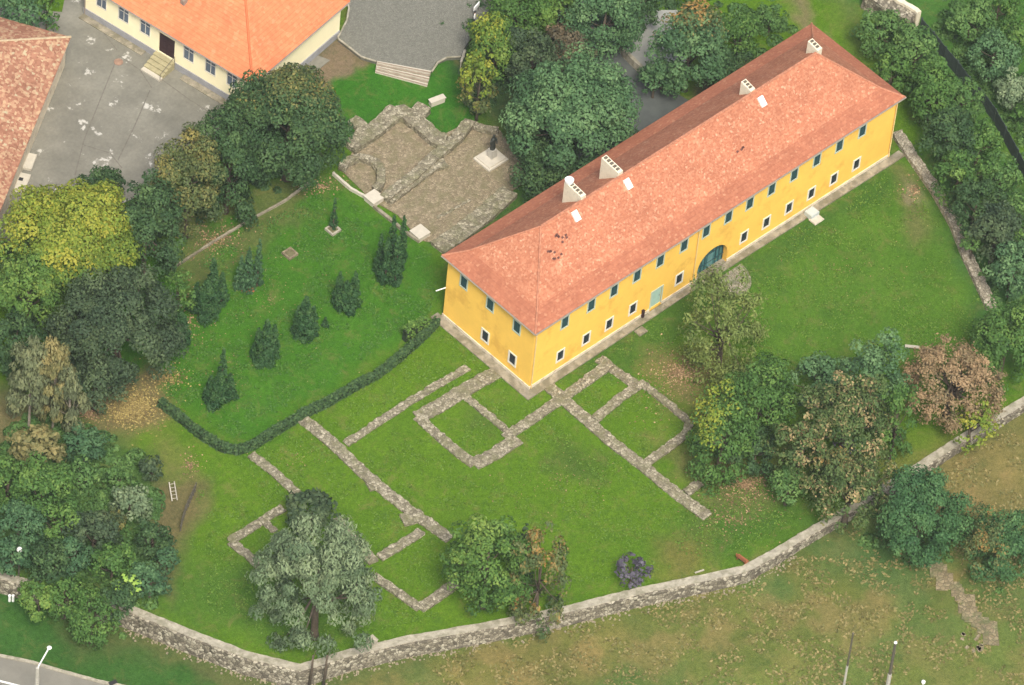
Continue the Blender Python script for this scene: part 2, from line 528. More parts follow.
# drier field outside the wall on the right and bottom
zone([(330, 700), (520, 620), (760, 570), (830, 540), (1060, 400), (1100, 720), (340, 760)], (0.112, 0.138, 0.034), .85, 2)
zone([(330, 700), (520, 620), (760, 570), (830, 540), (1060, 400), (1100, 720), (340, 760)], (0.21, 0.165, 0.070), .6, 2, (3.2, 31, .44))
zone([(330, 700), (520, 620), (760, 570), (830, 540), (1060, 400), (1100, 720), (340, 760)], (0.075, 0.13, 0.035), .8, 2, (6, 35, .52))
zone([(400, 690), (600, 630), (640, 640), (500, 720)], (0.23, 0.17, 0.065), .4, 4)
zone([(880, 460), (1040, 420), (1040, 520), (930, 520)], (0.22, 0.16, 0.07), .5, 4)
zone([(810, 540), (900, 510), (960, 560), (900, 590), (820, 570)], (0.055, 0.12, 0.035), .7, 4)  # darker green paints the shade under the overhanging crowns
zone([(640, 670), (1040, 620), (1040, 740), (640, 740)], (0.11, 0.15, 0.035), .6, 6)
# verge below the wall at lower left
zone([(-40, 560), (60, 600), (250, 668), (300, 690), (200, 720), (-60, 660)], (0.036, 0.105, 0.020), .95, 2)
zone([(60, 630), (150, 620), (170, 640), (80, 650)], C_soil, .35, 3)
zone([(190, 660), (290, 680), (280, 700), (200, 680)], C_soil, .5, 2)
# scrub plot left
zone([(-60, 380), (60, 400), (150, 460), (195, 500), (165, 600), (110, 600), (-60, 570)], (0.055, 0.11, 0.03), .9, 3)
zone([(-20, 400), (40, 400), (40, 450), (-20, 450)], C_soil, .7, 3)
zone([(60, 390), (120, 400), (130, 440), (90, 440)], C_soil, .7, 2)
zone([(155, 480), (200, 480), (205, 500), (175, 560), (165, 600), (150, 560)], (0.14, 0.11, 0.055), .8, 2)
zone([(95, 390), (150, 370), (175, 400), (170, 430), (120, 430)], C_soil, .8, 1.5)
zone([(150, 430), (190, 450), (190, 480), (160, 470)], (0.15, 0.14, 0.05), .5, 2)
# under the trees / worn spots
zone([(640, 350), (700, 345), (745, 370), (750, 400), (700, 420), (660, 400)], (0.16, 0.125, 0.06), .7, 2.5)
zone([(650, 440), (760, 440), (800, 480), (770, 510), (700, 520)], (0.13, 0.12, 0.05), .55, 3, (3, 41, .35))
zone([(893, 160), (925, 175), (935, 240), (905, 250)], (0.14, 0.125, 0.06), .6, 2)
zone([(905, 180), (925, 190), (930, 205), (905, 205)], (0.24, 0.20, 0.14), .5, 1)
zone([(655, 540), (705, 535), (700, 570), (660, 580)], (0.15, 0.13, 0.04), .7, 3)
zone([(470, 400), (500, 415), (490, 430), (460, 420)], (0.07, 0.10, 0.03), .5, 2)
zone([(560, 440), (600, 460), (590, 480), (550, 465)], (0.055, 0.09, 0.025), .6, 2.5)
zone([(170, 190), (330, 175), (345, 190), (180, 300)], (0.10, 0.115, 0.04), .75, 2, (2.5, 51, .35))
zone([(340, 0), (352, 8), (345, 35), (310, 60), (300, 100), (330, 80), (370, 60)], C_soil, .8, 1)
zone([(310, 40), (345, 40), (362, 60), (330, 90), (300, 80)], (0.17, 0.135, 0.09), .95, 1)
# north: banks with grass and paths
zone([(760, -20), (1060, -20), (1060, 160), (960, 100), (900, 20)], (0.045, 0.125, 0.025), .9, 3)
zone([(780, -10), (795, -10), (830, 50), (815, 50)], (0.17, 0.14, 0.08), .8, 1.2)
zone([(820, -10), (845, -10), (880, 60), (860, 60)], (0.12, 0.14, 0.05), .5, 2)
zone([(930, 40), (1030, 170), (1060, 400), (980, 330), (920, 140)], (0.045, 0.12, 0.03), .9, 3)
zone([(700, 60), (750, 50), (770, 110), (700, 130)], (0.07, 0.055, 0.045), .9, 2)
zone([(500, 150), (560, 190), (480, 250), (440, 250)], (0.04, 0.10, 0.025), .8, 1)  # linden's shade towards the roof, put into the grass colour
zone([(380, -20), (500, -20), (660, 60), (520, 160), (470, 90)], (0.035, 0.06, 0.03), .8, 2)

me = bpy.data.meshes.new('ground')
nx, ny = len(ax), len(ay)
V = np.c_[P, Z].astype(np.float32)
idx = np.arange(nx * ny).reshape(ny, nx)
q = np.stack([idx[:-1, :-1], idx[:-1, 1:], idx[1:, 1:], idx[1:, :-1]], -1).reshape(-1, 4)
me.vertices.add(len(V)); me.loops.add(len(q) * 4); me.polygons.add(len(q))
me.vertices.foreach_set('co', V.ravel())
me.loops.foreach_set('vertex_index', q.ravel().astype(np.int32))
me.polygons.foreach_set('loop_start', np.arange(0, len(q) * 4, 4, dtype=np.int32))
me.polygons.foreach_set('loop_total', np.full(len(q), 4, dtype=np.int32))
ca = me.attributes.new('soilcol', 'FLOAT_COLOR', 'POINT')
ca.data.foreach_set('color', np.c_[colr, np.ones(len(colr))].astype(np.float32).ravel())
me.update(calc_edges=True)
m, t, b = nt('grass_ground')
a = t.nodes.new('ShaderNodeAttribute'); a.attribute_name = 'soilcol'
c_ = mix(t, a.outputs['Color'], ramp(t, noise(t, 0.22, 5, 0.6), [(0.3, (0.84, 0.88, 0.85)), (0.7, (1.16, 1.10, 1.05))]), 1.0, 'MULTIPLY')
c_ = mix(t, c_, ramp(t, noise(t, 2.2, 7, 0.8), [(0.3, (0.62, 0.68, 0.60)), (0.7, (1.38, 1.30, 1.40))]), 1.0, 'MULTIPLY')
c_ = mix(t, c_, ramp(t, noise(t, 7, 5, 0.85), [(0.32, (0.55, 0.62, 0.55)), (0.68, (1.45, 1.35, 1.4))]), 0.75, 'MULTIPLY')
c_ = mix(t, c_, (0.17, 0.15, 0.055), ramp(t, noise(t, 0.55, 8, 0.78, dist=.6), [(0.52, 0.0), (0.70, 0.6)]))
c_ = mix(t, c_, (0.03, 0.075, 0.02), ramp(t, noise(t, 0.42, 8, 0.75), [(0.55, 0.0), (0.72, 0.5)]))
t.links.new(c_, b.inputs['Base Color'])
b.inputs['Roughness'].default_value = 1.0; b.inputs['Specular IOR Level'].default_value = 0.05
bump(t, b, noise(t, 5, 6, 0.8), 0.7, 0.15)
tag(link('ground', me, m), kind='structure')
# the air between the aircraft and the ground
hm = bpy.data.materials.new('haze_air'); hm.use_nodes = True
ht = hm.node_tree; ht.nodes.remove(ht.nodes['Principled BSDF'])
hv = ht.nodes.new('ShaderNodeVolumePrincipled')
hv.inputs['Color'].default_value = (0.90, 0.95, 1.0, 1)
hv.inputs['Density'].default_value = HAZE
hv.inputs['Anisotropy'].default_value = 0.3
ht.links.new(hv.outputs[0], ht.nodes['Material Output'].inputs['Volume'])
mb = MB(); mb.box((0, 0, 225), (2200, 2200, 460))
tag(mb.build('haze', hm), kind='stuff')


def sheet(name, pts, z, mat, thick=0.06):
    mb = MB(); mb.prism([p[:2] for p in pts], z - thick, z); return tag(mb.build(name, mat), kind='structure')


# asphalt school yard at the upper left, with stains and cracks
m, t, b = nt('stained_asphalt')
c_ = ramp(t, noise(t, 0.25, 6, 0.65), [(0.3, (0.135, 0.130, 0.105)), (0.7, (0.225, 0.215, 0.175))])
c_ = mix(t, c_, ramp(t, noise(t, 3, 5, 0.7), [(0.3, 0.85), (0.7, 1.12)]), 1.0, 'MULTIPLY')
c_ = mix(t, c_, (0.52, 0.50, 0.45), ramp(t, noise(t, 0.38, 7, 0.72), [(0.60, 0.0), (0.635, 0.85)]))
t.links.new(c_, b.inputs['Base Color']); b.inputs['Roughness'].default_value = 0.9
asph = m
zz = 0.04
sheet('schoolyard_paving', [at(a, b, zz) for a, b in [(62, 12), (70, -30), (95, -30), (330, 60), (250, 125), (130, 200), (0, 250), (-60, 330), (-60, 200), (-60, 0)]], zz, asph)
# darker tarred seams in the yard
mb = MB()
for pts in ([(117, 58), (96, 110), (84, 140), (75, 175)], [(150, 90), (135, 125), (118, 160)], [(84, 145), (110, 153), (122, 168)], [(160, 78), (190, 100), (230, 125)],
            [(118, 55), (140, 70), (152, 88)], [(100, 28), (117, 50)]):
    for (a0, b0), (a1, b1) in zip(pts[:-1], pts[1:]):
        p, q_ = np.array(at(a0, b0, zz + .006)), np.array(at(a1, b1, zz + .006)); d = q_ - p; n_ = np.array([-d[1], d[0], 0]) / np.linalg.norm(d) * .055
        mb.poly([p - n_, q_ - n_, q_ + n_, p + n_][::1])
tag(mb.build('tarred_seams', plain('tar', (0.14, 0.13, 0.105), 0.3, 3)), kind='structure')

mb = MB()
mb.prism(yard, -0.1, YARD_Z)
tag(mb.build('cobbled_courtyard', MAT['cobble']), kind='structure')


# ------------------------------------------------------------------ strips (rubble walls, kerbs)
def resample(pts, step):
    pts = [np.array(p, float) for p in pts]; out = [pts[0]]
    for a, b in zip(pts[:-1], pts[1:]):
        n = max(1, int(round(np.linalg.norm(b - a) / step)))
        for i in range(1, n + 1): out.append(a + (b - a) * i / n)
    return out


def strip(name, pts, width, z0, z1, mat, parent=None, step=0.35, jit=0.06, across=4, side=0.0, jz=None, seed=1):
    """wall along a polyline; z0/z1 may be functions of the fraction along; side shifts it sideways"""
    r = random.Random(seed)
    pp = resample([p[:2] for p in pts], step); n = len(pp)
    mb = MB(); rows = []
    jz = jit if jz is None else jz
    for i, p in enumerate(pp):
        d = pp[min(i + 1, n - 1)] - pp[max(i - 1, 0)]; d = d / (np.linalg.norm(d) + 1e-9); nn = np.array([-d[1], d[0]])
        f = i / max(1, n - 1)
        a = z0(f, p) if callable(z0) else z0; b = z1(f, p) if callable(z1) else z1
        row = []
        tall = b - a > .9 if i == 0 else tall
        prof = [(-.5, a)] + ([(-.5, (a + b) / 2)] if tall else []) + [(-.5 + k / (across - 1), b) for k in range(across)] + \
               ([(.5, (a + b) / 2)] if tall else []) + [(.5, a)]
        for k, (u, z) in enumerate(prof):
            edge = (k not in (0, len(prof) - 1))
            off = side + u * width + (r.uniform(-jit, jit) if edge else 0)
            al = r.uniform(-jit, jit)
            row.append(len(mb.v))
            mb.v.append((p[0] + nn[0] * off + d[0] * al, p[1] + nn[1] * off + d[1] * al, z + (r.uniform(-jz, jz) if edge else 0)))
        rows.append(row)
    for a, b in zip(rows[:-1], rows[1:]):
        for k in range(len(a) - 1):
            mb.f.append((a[k], b[k], b[k + 1], a[k + 1])[::-1]); mb.m.append(0)
    mb.f.append(tuple(rows[0])); mb.m.append(0); mb.f.append(tuple(reversed(rows[-1]))); mb.m.append(0)
    return mb.build(name, mat, parent)


def ruin(label, segs, z=0.16, base=None, mat='rubble', cat='ruin wall', group=None, name='ruined_foundation'):
    c = np.mean([at(a, b)[:2] for s in segs for a, b in s[0]], axis=0)
    e = empty(name, (c[0], c[1], 0), label, cat, group)
    for i, s in enumerate(segs):
        w = s[1]; h = s[2] if len(s) > 2 else z
        strip('wall_segment', [at(a, b, h) for a, b in s[0]], w * .9, -0.2, h + i * 0.011, MAT[mat], e, jit=0.09, jz=0.06, seed=i + 3)
    return e


G = 'excavated wall foundations on the lawn'
ruin('square room foundation of grey rubble at the near corner of the yellow building', [
    ([(418, 417), (440, 405), (462, 391), (478, 382), (496, 372)], 1.6),
    ([(418, 416), (447, 443), (474, 464)], 1.1),
    ([(474, 464), (495, 453), (518, 438)], 1.5),
    ([(462, 393), (485, 412), (508, 431)], 0.8),
    ([(505, 437), (530, 420), (563, 397), (600, 371), (610, 363)], 1.15)], group=G)
ruin('long foundation with cross walls running down from the long yellow facade', [
    ([(549, 386), (575, 409), (610, 440), (640, 463), (680, 496), (708, 516)], 1.3),
    ([(599, 358), (625, 377), (640, 388)], 1.1),
    ([(640, 384), (620, 398), (595, 419)], 1.0),
    ([(640, 381), (668, 403), (690, 422), (686, 432)], 0.8, 0.2),
    ([(645, 463), (668, 447), (686, 433)], 1.0),
    ([(686, 492), (700, 482)], 1.0, 0.2)], group=G)
ruin('long straight foundation with a thin spur, running down to the green tree', [
    ([(302, 418), (330, 440), (361, 470), (388, 493), (410, 510), (430, 524), (450, 538)], 1.3),
    ([(346, 443), (375, 424), (410, 401), (440, 383), (468, 367)], 0.85),
    ([(368, 487), (382, 484)], 1.0),
    ([(402, 520), (424, 514)], 1.6),
    ([(422, 531), (400, 545), (380, 557)], 1.0),
    ([(374, 562), (353, 541), (334, 518)], 1.2),
    ([(374, 575), (395, 590), (420, 608)], 0.9),
    ([(420, 608), (437, 597), (456, 583)], 1.1)], group=G)
ruin('small foundation with a square bay half hidden by the silver willow', [
    ([(251, 454), (275, 472), (300, 496)], 0.95),
    ([(283, 507), (256, 524), (230, 541)], 0.95),
    ([(230, 541), (248, 554), (263, 569)], 0.95),
    ([(262, 519), (275, 531)], 0.7)], group=G)

# excavated chapel with apse, beside the courtyard lawn
sheet('gravel_court', [at(a, b, .05) for a, b in [(343, 172), (353, 150), (372, 128), (403, 118), (425, 132), (436, 138), (458, 127), (500, 130), (530, 178), (505, 196), (446, 245), (420, 240), (398, 215), (372, 200)]], .05, MAT['gravel'], .2)
ruin('excavated chapel ruin with curved apse and buttresses of grey rubble', [
    ([(350, 145), (372, 130), (392, 114), (403, 110), (420, 122), (436, 137), (446, 139)], 1.8, .7),
    ([(352, 118), (364, 126), (356, 140)], 1.2, .6),
    ([(384, 109), (395, 116)], 1.9, .7),
    ([(425, 105), (412, 118)], 1.6, .7),
    ([(384, 197), (412, 176), (440, 151), (458, 136), (470, 120)], 1.2, .6),
    ([(388, 200), (415, 180), (432, 167), (446, 162)], 1.1, .35),
    ([(342.0, 166.9), (346.2, 161.5), (352.3, 157.7), (360.4, 156.0), (368.6, 157.3), (375.6, 161.4), (380.3, 167.6), (382.0, 175.0), (380.3, 182.4), (375.6, 188.6)], .85, .65),
    ([(470, 123), (485, 128), (498, 130)], 0.7, .5)], cat='ruin', name='chapel_ruin')
ruin('low rubble edging of the gravel court next to the rear of the yellow building', [
    ([(438, 247), (460, 232), (486, 212), (510, 190)], 2.0, .4),
    ([(437, 218), (470, 200)], .3, .1)], name='rubble_edging', cat='ruin wall')
e = empty('court_edging', at(370, 190), 'pale stone edging along the lower side of the apse and gravel court', 'kerb')
strip('edging_stone', [at(a, b, .35) for a, b in [(333, 172), (350, 187), (368, 197)]], .22, -.1, .35, MAT['block'], e, jit=.02)
strip('edging_stone', [at(a, b, .35) for a, b in [(374, 205), (388, 216), (405, 230), (420, 240)]], .28, -.1, .3, MAT['apron'], e, jit=.02)
for (a, b), lab in (((374, 197), 'white square stone block at the foot of the curved apse'), ((420, 232), 'white square stone block in the corner of the gravel court near the conifers')):
    p = at(a, b, .5); mb = MB(); mb.box((p[0], p[1], .22), (1.3, 1.3, .62)); mb.box((p[0], p[1], .56), (1.42, 1.42, .06))
    tag(mb.build('stone_block', MAT['block']), lab, 'stone block', 'square stone blocks of the gravel court')
mb = MB(); p = at(437, 101, .3); mb.box((p[0], p[1], .3), (1.5, .5, .6), math.radians(-12)); mb.box((p[0], p[1], .63), (1.65, .62, .06), math.radians(-12))
tag(mb.build('stone_bench', MAT['block']), 'pale stone bench on the grass above the chapel ruin', 'bench')

# statue on its plinth
p = at(491, 158, .3)
e = empty('statue', (p[0], p[1], 0), 'dark bronze figure on a white square base beside the big round linden', 'statue')
mb = MB(); mb.box((p[0], p[1], .1), (2.5, 2.2, .3)); mb.box((p[0], p[1], .3), (2.1, 1.8, .14)); mb.build('base', MAT['block'], e)
mb = MB(); mb.box((p[0] + .2, p[1] + .1, .85), (.7, .7, 1.0), top=.85); mb.build('pedestal', MAT['conc'], e)
mb = MB(); x, y = p[0] + .2, p[1] + .1
mb.lathe((x, y, 1.35), [(.30, 0), (.32, .1), (.24, .7), (.28, 1.05), (.30, 1.3), (.24, 1.42), (.09, 1.48), (.09, 1.55), (.14, 1.62), (.15, 1.75), (.09, 1.86), (.01, 1.88)], 12, sy=.75)
mb.tube([(x + .28, y, 2.65), (x + .4, y - .05, 2.3), (x + .25, y - .25, 2.05)], [.09, .08, .06])
mb.tube([(x - .28, y, 2.65), (x - .38, y - .05, 2.3), (x - .3, y - .1, 1.95)], [.09, .08, .06])
mb.build('figure', MAT['bronze'], e, True)

# courtyard steps and kerb
e = empty('courtyard_steps', at(403, 72), 'flight of wide stone steps leading down from the cobbled courtyard', 'steps')
T0, T1 = np.array(at(377, 61, YARD_Z)), np.array(at(431, 71, YARD_Z)); B0, B1 = np.array(at(375, 73, 0)), np.array(at(427, 87, 0))
for k in range(5):
    f0, f1 = k / 5, (k + 1) / 5; z = YARD_Z + .03 - k * YARD_Z / 5
    q_ = [T0 + (B0 - T0) * f0, T1 + (B1 - T1) * f0, T1 + (B1 - T1) * (f1 - .02), T0 + (B0 - T0) * (f1 - .02)]
    mb = MB(); mb.prism([v[:2] for v in q_], -.1, z); mb.build('step', MAT['block'] if k % 2 == 0 else MAT['coping'], e)
    q_ = [T0 + (B0 - T0) * (f0 + .42 / 5), T1 + (B1 - T1) * (f0 + .42 / 5), T1 + (B1 - T1) * (f1 - .02), T0 + (B0 - T0) * (f1 - .02)]
    mb = MB(); mb.prism([v[:2] for v in q_], z, z + .012); mb.build('tread', plain('worn_tread', (.26, .20, .15), .2, 2), e)
e = empty('courtyard_kerb', at(350, 45), 'thin pale kerb curving round the cobbled courtyard', 'kerb')
kz = YARD_Z + .06
for pts in ([(345, -10), (349, 8), (347, 20), (338, 37)], [(338, 38), (361, 56), (376, 61)], [(432, 71), (438, 62), (447, 57), (461, 56)]):
    strip('kerb_stone', [at(a, b, kz) for a, b in pts], .16, kz - .12, kz, MAT['coping'], e, jit=.01)
# white plank barrier at the courtyard's edge
p0, p1 = at(461, 62, YARD_Z + .5), at(465, 50, YARD_Z + .5)
e = empty('barrier_board', (p0[0], p0[1], YARD_Z), 'narrow grey board barrier at the right end of the courtyard kerb', 'barrier')
mb = MB(); mb.tube([p0, p1], .12, 4); mb.build('board', MAT['wood_g'], e)
for pp in (p0, p1):
    mb = MB(); mb.tube([(pp[0], pp[1], 0), (pp[0], pp[1], YARD_Z + .5)], .05, 6); mb.build('post', MAT['wood_g'], e)

# people-sized white and navy figure at the edge of the court
def person(px, py, z, lab, top, legs, face):
    x, y, _ = at(px, py, z)
    me_ = bpy.data.meshes.new('person')
    vs = [(0, 0, .93), (0, 0, 1.12), (0, 0, 1.34), (0, 0, 1.5), (0, 0, 1.6), (0, 0, 1.70),
          (.1, 0, .88), (.12, .03, .48), (.12, 0, .08), (.12, -.16, .04), (-.1, 0, .88), (-.13, -.06, .48), (-.13, .04, .08), (-.13, -.12, .04),
          (.19, 0, 1.4), (.25, .02, 1.12), (.26, -.08, .88), (-.19, 0, 1.4), (-.25, .02, 1.12), (-.26, -.08, .88)]
    ed = [(0, 1), (1, 2), (2, 3), (3, 4), (4, 5), (0, 6), (6, 7), (7, 8), (8, 9), (0, 10), (10, 11), (11, 12), (12, 13), (2, 14), (14, 15), (15, 16), (2, 17), (17, 18), (18, 19)]
    rad = [.14, .13, .16, .06, .085, .09, .09, .065, .045, .04, .09, .065, .045, .04, .065, .045, .035, .065, .045, .035]
    me_.from_pydata(vs, ed, [])
    o = bpy.data.objects.new('person', me_); col.objects.link(o)
    sk = o.modifiers.new('skin', 'SKIN'); sb = o.modifiers.new('sub', 'SUBSURF'); sb.levels = sb.render_levels = 1
    for i, r_ in enumerate(rad): me_.skin_vertices[0].data[i].radius = (r_, r_ * .8)
    me_.skin_vertices[0].data[0].use_root = True
    dg = bpy.context.evaluated_depsgraph_get(); nm = bpy.data.meshes.new_from_object(o.evaluated_get(dg))
    bpy.data.objects.remove(o)
    nm.transform(Matrix.Translation((x, y, z)) @ Matrix.Rotation(face, 4, 'Z'))
    for mm in (top, legs, MAT['skin']): nm.materials.append(mm)
    for pl in nm.polygons:
        zc = pl.center.z - z; pl.material_index = 1 if zc < .95 else (0 if zc < 1.48 else 2); pl.use_smooth = True
    r_ = empty('person', (x, y, z), lab, 'person')
    o = link('body', nm, None, r_)
    mb = MB(); mb.lathe((x, y, z + 1.62), [(.115, 0), (.125, .08), (.10, .15), (.02, .18)], 10); mb.build('hair', MAT['dark'], r_, True)


person(474, 24, YARD_Z, 'person in a white shirt and navy trousers standing at the edge of the cobbled courtyard', MAT['white'], MAT['navy'], .6)
p = at(476, 13, YARD_Z)
e = empty('notice_board', (p[0], p[1], 0), 'small white notice board on posts behind the cobbled courtyard', 'sign')
mb = MB(); mb.box((p[0], p[1], YARD_Z + .9), (1.0, .12, .5), .3); mb.build('board', MAT['white'], e)
for s_ in (-.4, .4):
    mb = MB(); mb.tube([(p[0] + s_, p[1] + s_ * .3, -.1), (p[0] + s_, p[1] + s_ * .3, YARD_Z + .65)], .04, 6); mb.build('post', MAT['steel'], e)

# lane and terrace behind the yellow building
sheet('lane', [at(a, b, .04) for a, b in [(560, -20), (620, 25), (640, 70), (720, 120), (760, 80), (790, 70), (700, 140), (600, 200), (570, 150), (590, 60), (540, 10)]], .04, plain('shade_toned_asphalt', (0.085, 0.095, 0.09), .2, 1), .1)  # asphalt coloured dark to carry the shade lying on the lane
mb = MB(); mb.prism([at(a, b, .7)[:2] for a, b in [(619, 40), (625, 50), (636, 62), (650, 74), (690, 60), (680, 10), (640, 10)]], -.1, .7)
tag(mb.build('light_terrace', plain('pale_terrace_paving', (.30, .30, .27), .12, 1)), kind='structure')
strip('terrace_kerb', [at(a, b, .95) for a, b in [(619, 40), (625, 50), (636, 61), (650, 73), (668, 84)]], .35, 0, .95, MAT['coping'], None, jit=.02)
tag(bpy.data.objects['terrace_kerb'], 'curved pale retaining kerb of the light terrace behind the lane', 'kerb')

# ------------------------------------------------------------------ the yellow building
H = 8.2; Wd = 10.3691 * S; L = 41.752 * S; OV = .45
HR = 11.79 * S; A1 = 4.959 * S; A2 = 5.379 * S
yb = empty('yellow_building', (0, 0, 0), 'long two storey yellow building with a red tiled hipped roof and dark windows', 'building')


def facade(openings, length, h, to3):
    """wall with real openings: rectangles (u0,u1,z0,z1); returns MB"""
    mb = MB()
    us = sorted({0, length} | {round(o[0], 3) for o in openings} | {round(o[1], 3) for o in openings})
    zs = sorted({0, h} | {round(o[2], 3) for o in openings} | {round(o[3], 3) for o in openings})
    for a, b_ in zip(us[:-1], us[1:]):
        for c, d in zip(zs[:-1], zs[1:]):
            um, zm = (a + b_) / 2, (c + d) / 2
            if any(o[0] < um < o[1] and o[2] < zm < o[3] for o in openings): continue
            mb.poly([to3(a, c, 0), to3(b_, c, 0), to3(b_, d, 0), to3(a, d, 0)])
    for u0, u1, z0, z1 in [o[:4] for o in openings]:
        D = .5 if u1 - u0 > 3 else .14
        mb.poly([to3(u0, z0, 0), to3(u1, z0, 0), to3(u1, z0, D), to3(u0, z0, D)])
        mb.poly([to3(u0, z1, D), to3(u1, z1, D), to3(u1, z1, 0), to3(u0, z1, 0)])
        mb.poly([to3(u0, z0, 0), to3(u0, z0, D), to3(u0, z1, D), to3(u0, z1, 0)])
        mb.poly([to3(u1, z0, D), to3(u1, z0, 0), to3(u1, z1, 0), to3(u1, z1, D)])
    return mb


def boxuv(mb, to3, u0, u1, z0, z1, d0, d1):
    """box on a facade between depths d0 (outer, negative is proud) and d1"""
    v = [to3(u, z, d) for d in (d0, d1) for u, z in ((u0, z0), (u1, z0), (u1, z1), (u0, z1))]
    n = len(mb.v); mb.v += v
    for f in ((0, 1, 2, 3), (7, 6, 5, 4), (1, 0, 4, 5), (2, 1, 5, 6), (3, 2, 6, 7), (0, 3, 7, 4)):
        mb.f.append(tuple(n + i for i in f)); mb.m.append(0)


def window(to3, u, z, w, h, fm, gm, parent, cross=True, rim=.13):
    u0, u1, z0, z1 = u - w / 2, u + w / 2, z - h / 2, z + h / 2
    mb = MB()   # surround, a flat band proud of the plaster
    for a, b_, c, d in ((u0 - rim, u1 + rim, z1, z1 + rim), (u0 - rim, u1 + rim, z0 - rim, z0), (u0 - rim, u0, z0, z1), (u1, u1 + rim, z0, z1)):
        boxuv(mb, to3, a, b_, c, d, -.05, .05)
    wo = mb.build('window', fm, parent)
    mb = MB(); boxuv(mb, to3, u0, u1, z0, z1, .05, .1); mb.build('pane', gm, wo)
    mb = MB()
    boxuv(mb, to3, u - .03, u + .03, z0, z1, .02, .047)
    if cross:
        boxuv(mb, to3, u0, u1, z + h * .12, z + h * .12 + .05, .025, .047)
    mb.build('sash', fm if cross else gm, wo)
    return wo


front = lambda u, z, d: (u, d, z)                 # long facade, faces -Y
short = lambda u, z, d: (d, Wd - u, z)            # short facade, faces -X (u from the far corner)
back = lambda u, z, d: (L - u, Wd - d, z)
east = lambda u, z, d: (L - d, u, z)
up_px = [(564.9, 320.8), (591.3, 304.1), (614.1, 289.3), (637.1, 274.6), (660.3, 259.8), (684.1, 244.4), (706.1, 231.2), (728.4, 216.7), (749.7, 202.8), (771.6, 188.6), (794.2, 173.8), (816.8, 160.1), (839.3, 145.8), (862.2, 131.3)]
lo_px = [(560.3, 354.0), (586.1, 338.2), (609.1, 323.0), (632.8, 307.5), (679, 278.6), (743.8, 236.7), (766.2, 222.1), (788.8, 207.8), (811.1, 193.5), (833.6, 179.2), (856, 165.5)]
UP = [on_y0(*p) for p in up_px]; LO = [on_y0(*p) for p in lo_px]
zu = float(np.mean([z for _, z in UP])) - .08; zl = float(np.mean([z for _, z in LO]))
print('zu', zu, [round(z, 2) for _, z in UP], 'zl', zl, [round(z, 2) for _, z in LO], [round(x, 2) for x, _ in UP])
WU = [(x, zu, .80, 1.35) for x, _ in UP]; WL = [(x, zl, .72, 1.2) for x, _ in LO]
dx, dz = on_y0(656.2, 296.5)
gx, _ = on_y0(713.5, 253)
DOOR = (dx - .65, dx + .65, .35, 2.55)
GW, GH = 1.95, 3.25
op = [(u - w / 2, u + w / 2, z - h / 2, z + h / 2) for u, z, w, h in WU + WL] + [DOOR, (gx - GW, gx + GW, .05, GH)]
wallmb = facade(op, L, H, front)
# spandrels turning the gate opening into an arch
arc = [(gx + GW * math.cos(a), 1.35 + (GH - 1.35) * math.sin(a)) for a in np.linspace(math.pi, 0, 17)]
for (a0, b0), (a1, b1) in zip(arc[:-1], arc[1:]):
    wallmb.poly([front(a0, b0, .003), front(a1, b1, .003), front(a1, GH + .02, .003), front(a0, GH + .02, .003)])
    wallmb.poly([front(a0, b0, .003), front(a0, b0, .5), front(a1, b1, .5), front(a1, b1, .003)])
SU = [on_x0(*p) for p in ((464, 282.6), (490.3, 305), (516.9, 327.8))]; SL = [on_x0(*p) for p in ((485.1, 337.8), (512.2, 360.9))]
print('short', SU, SL)
WSU = [(Wd - y, zu, .80, 1.35) for y, _ in SU]; WSL = [(Wd - y, zl, .76, 1.25) for y, _ in SL]
m2 = facade([(u - w / 2, u + w / 2, z - h / 2, z + h / 2) for u, z, w, h in WSU + WSL], Wd, H, short)
WB = [(2.5 + 3.2 * i, zu, .85, 1.35) for i in range(14)]
m3 = facade([(u - w / 2, u + w / 2, z - h / 2, z + h / 2) for u, z, w, h in WB], L, H, back)
m4 = facade([], Wd, H, east)
for mm in (m2, m3, m4):
    n = len(wallmb.v); wallmb.v += mm.v; wallmb.f += [tuple(n + i for i in f) for f in mm.f]; wallmb.m += mm.m
wallmb.build('wall', MAT['yellow'], yb)
for u, z, w, h in WU: window(front, u, z, w, h, MAT['frame_g'], MAT['shutter'], yb, False)
for u, z, w, h in WL: window(front, u, z, w, h, MAT['frame'], MAT['glass'], yb, False, .17)
for u, z, w, h in WSU: window(short, u, z, w, h, MAT['frame_g'], MAT['shutter'], yb, False)
for u, z, w, h in WSL: window(short, u, z, w, h, MAT['frame'], MAT['glass'], yb, False, .17)
for u, z, w, h in WB: window(back, u, z, w, h, MAT['frame_g'], MAT['shutter'], yb, False)
# door and gate
mb = MB(); boxuv(mb, front, DOOR[0], DOOR[1], DOOR[2], DOOR[3], .06, .12); d_o = mb.build('door', MAT['pale_door'], yb)
mb = MB(); boxuv(mb, front, DOOR[0] - .15, DOOR[0], DOOR[2], DOOR[3] + .15, -.05, .03); boxuv(mb, front, DOOR[1], DOOR[1] + .15, DOOR[2], DOOR[3] + .15, -.05, .03); boxuv(mb, front, DOOR[0], DOOR[1], DOOR[3], DOOR[3] + .15, -.05, .03)
mb.build('frame', MAT['frame_g'], d_o)
mb = MB(); mb.box((dx + .45, .08, 1.45), (.05, .08, .15)); mb.build('handle', MAT['steel'], d_o)
mb = MB(); boxuv(mb, front, gx - GW, gx + GW, .05, GH, .55, .65); gate = mb.build('gate', MAT['teal'], yb)
mb = MB(); boxuv(mb, front, gx - GW, gx + GW, 0, .07, -.02, .54); mb.build('threshold', MAT['apron'], yb)
mb = MB()
for k in np.linspace(-GW + .1, GW - .1, 9): boxuv(mb, front, gx + k - .05, gx + k + .05, .1, GH - .1, .48, .548)
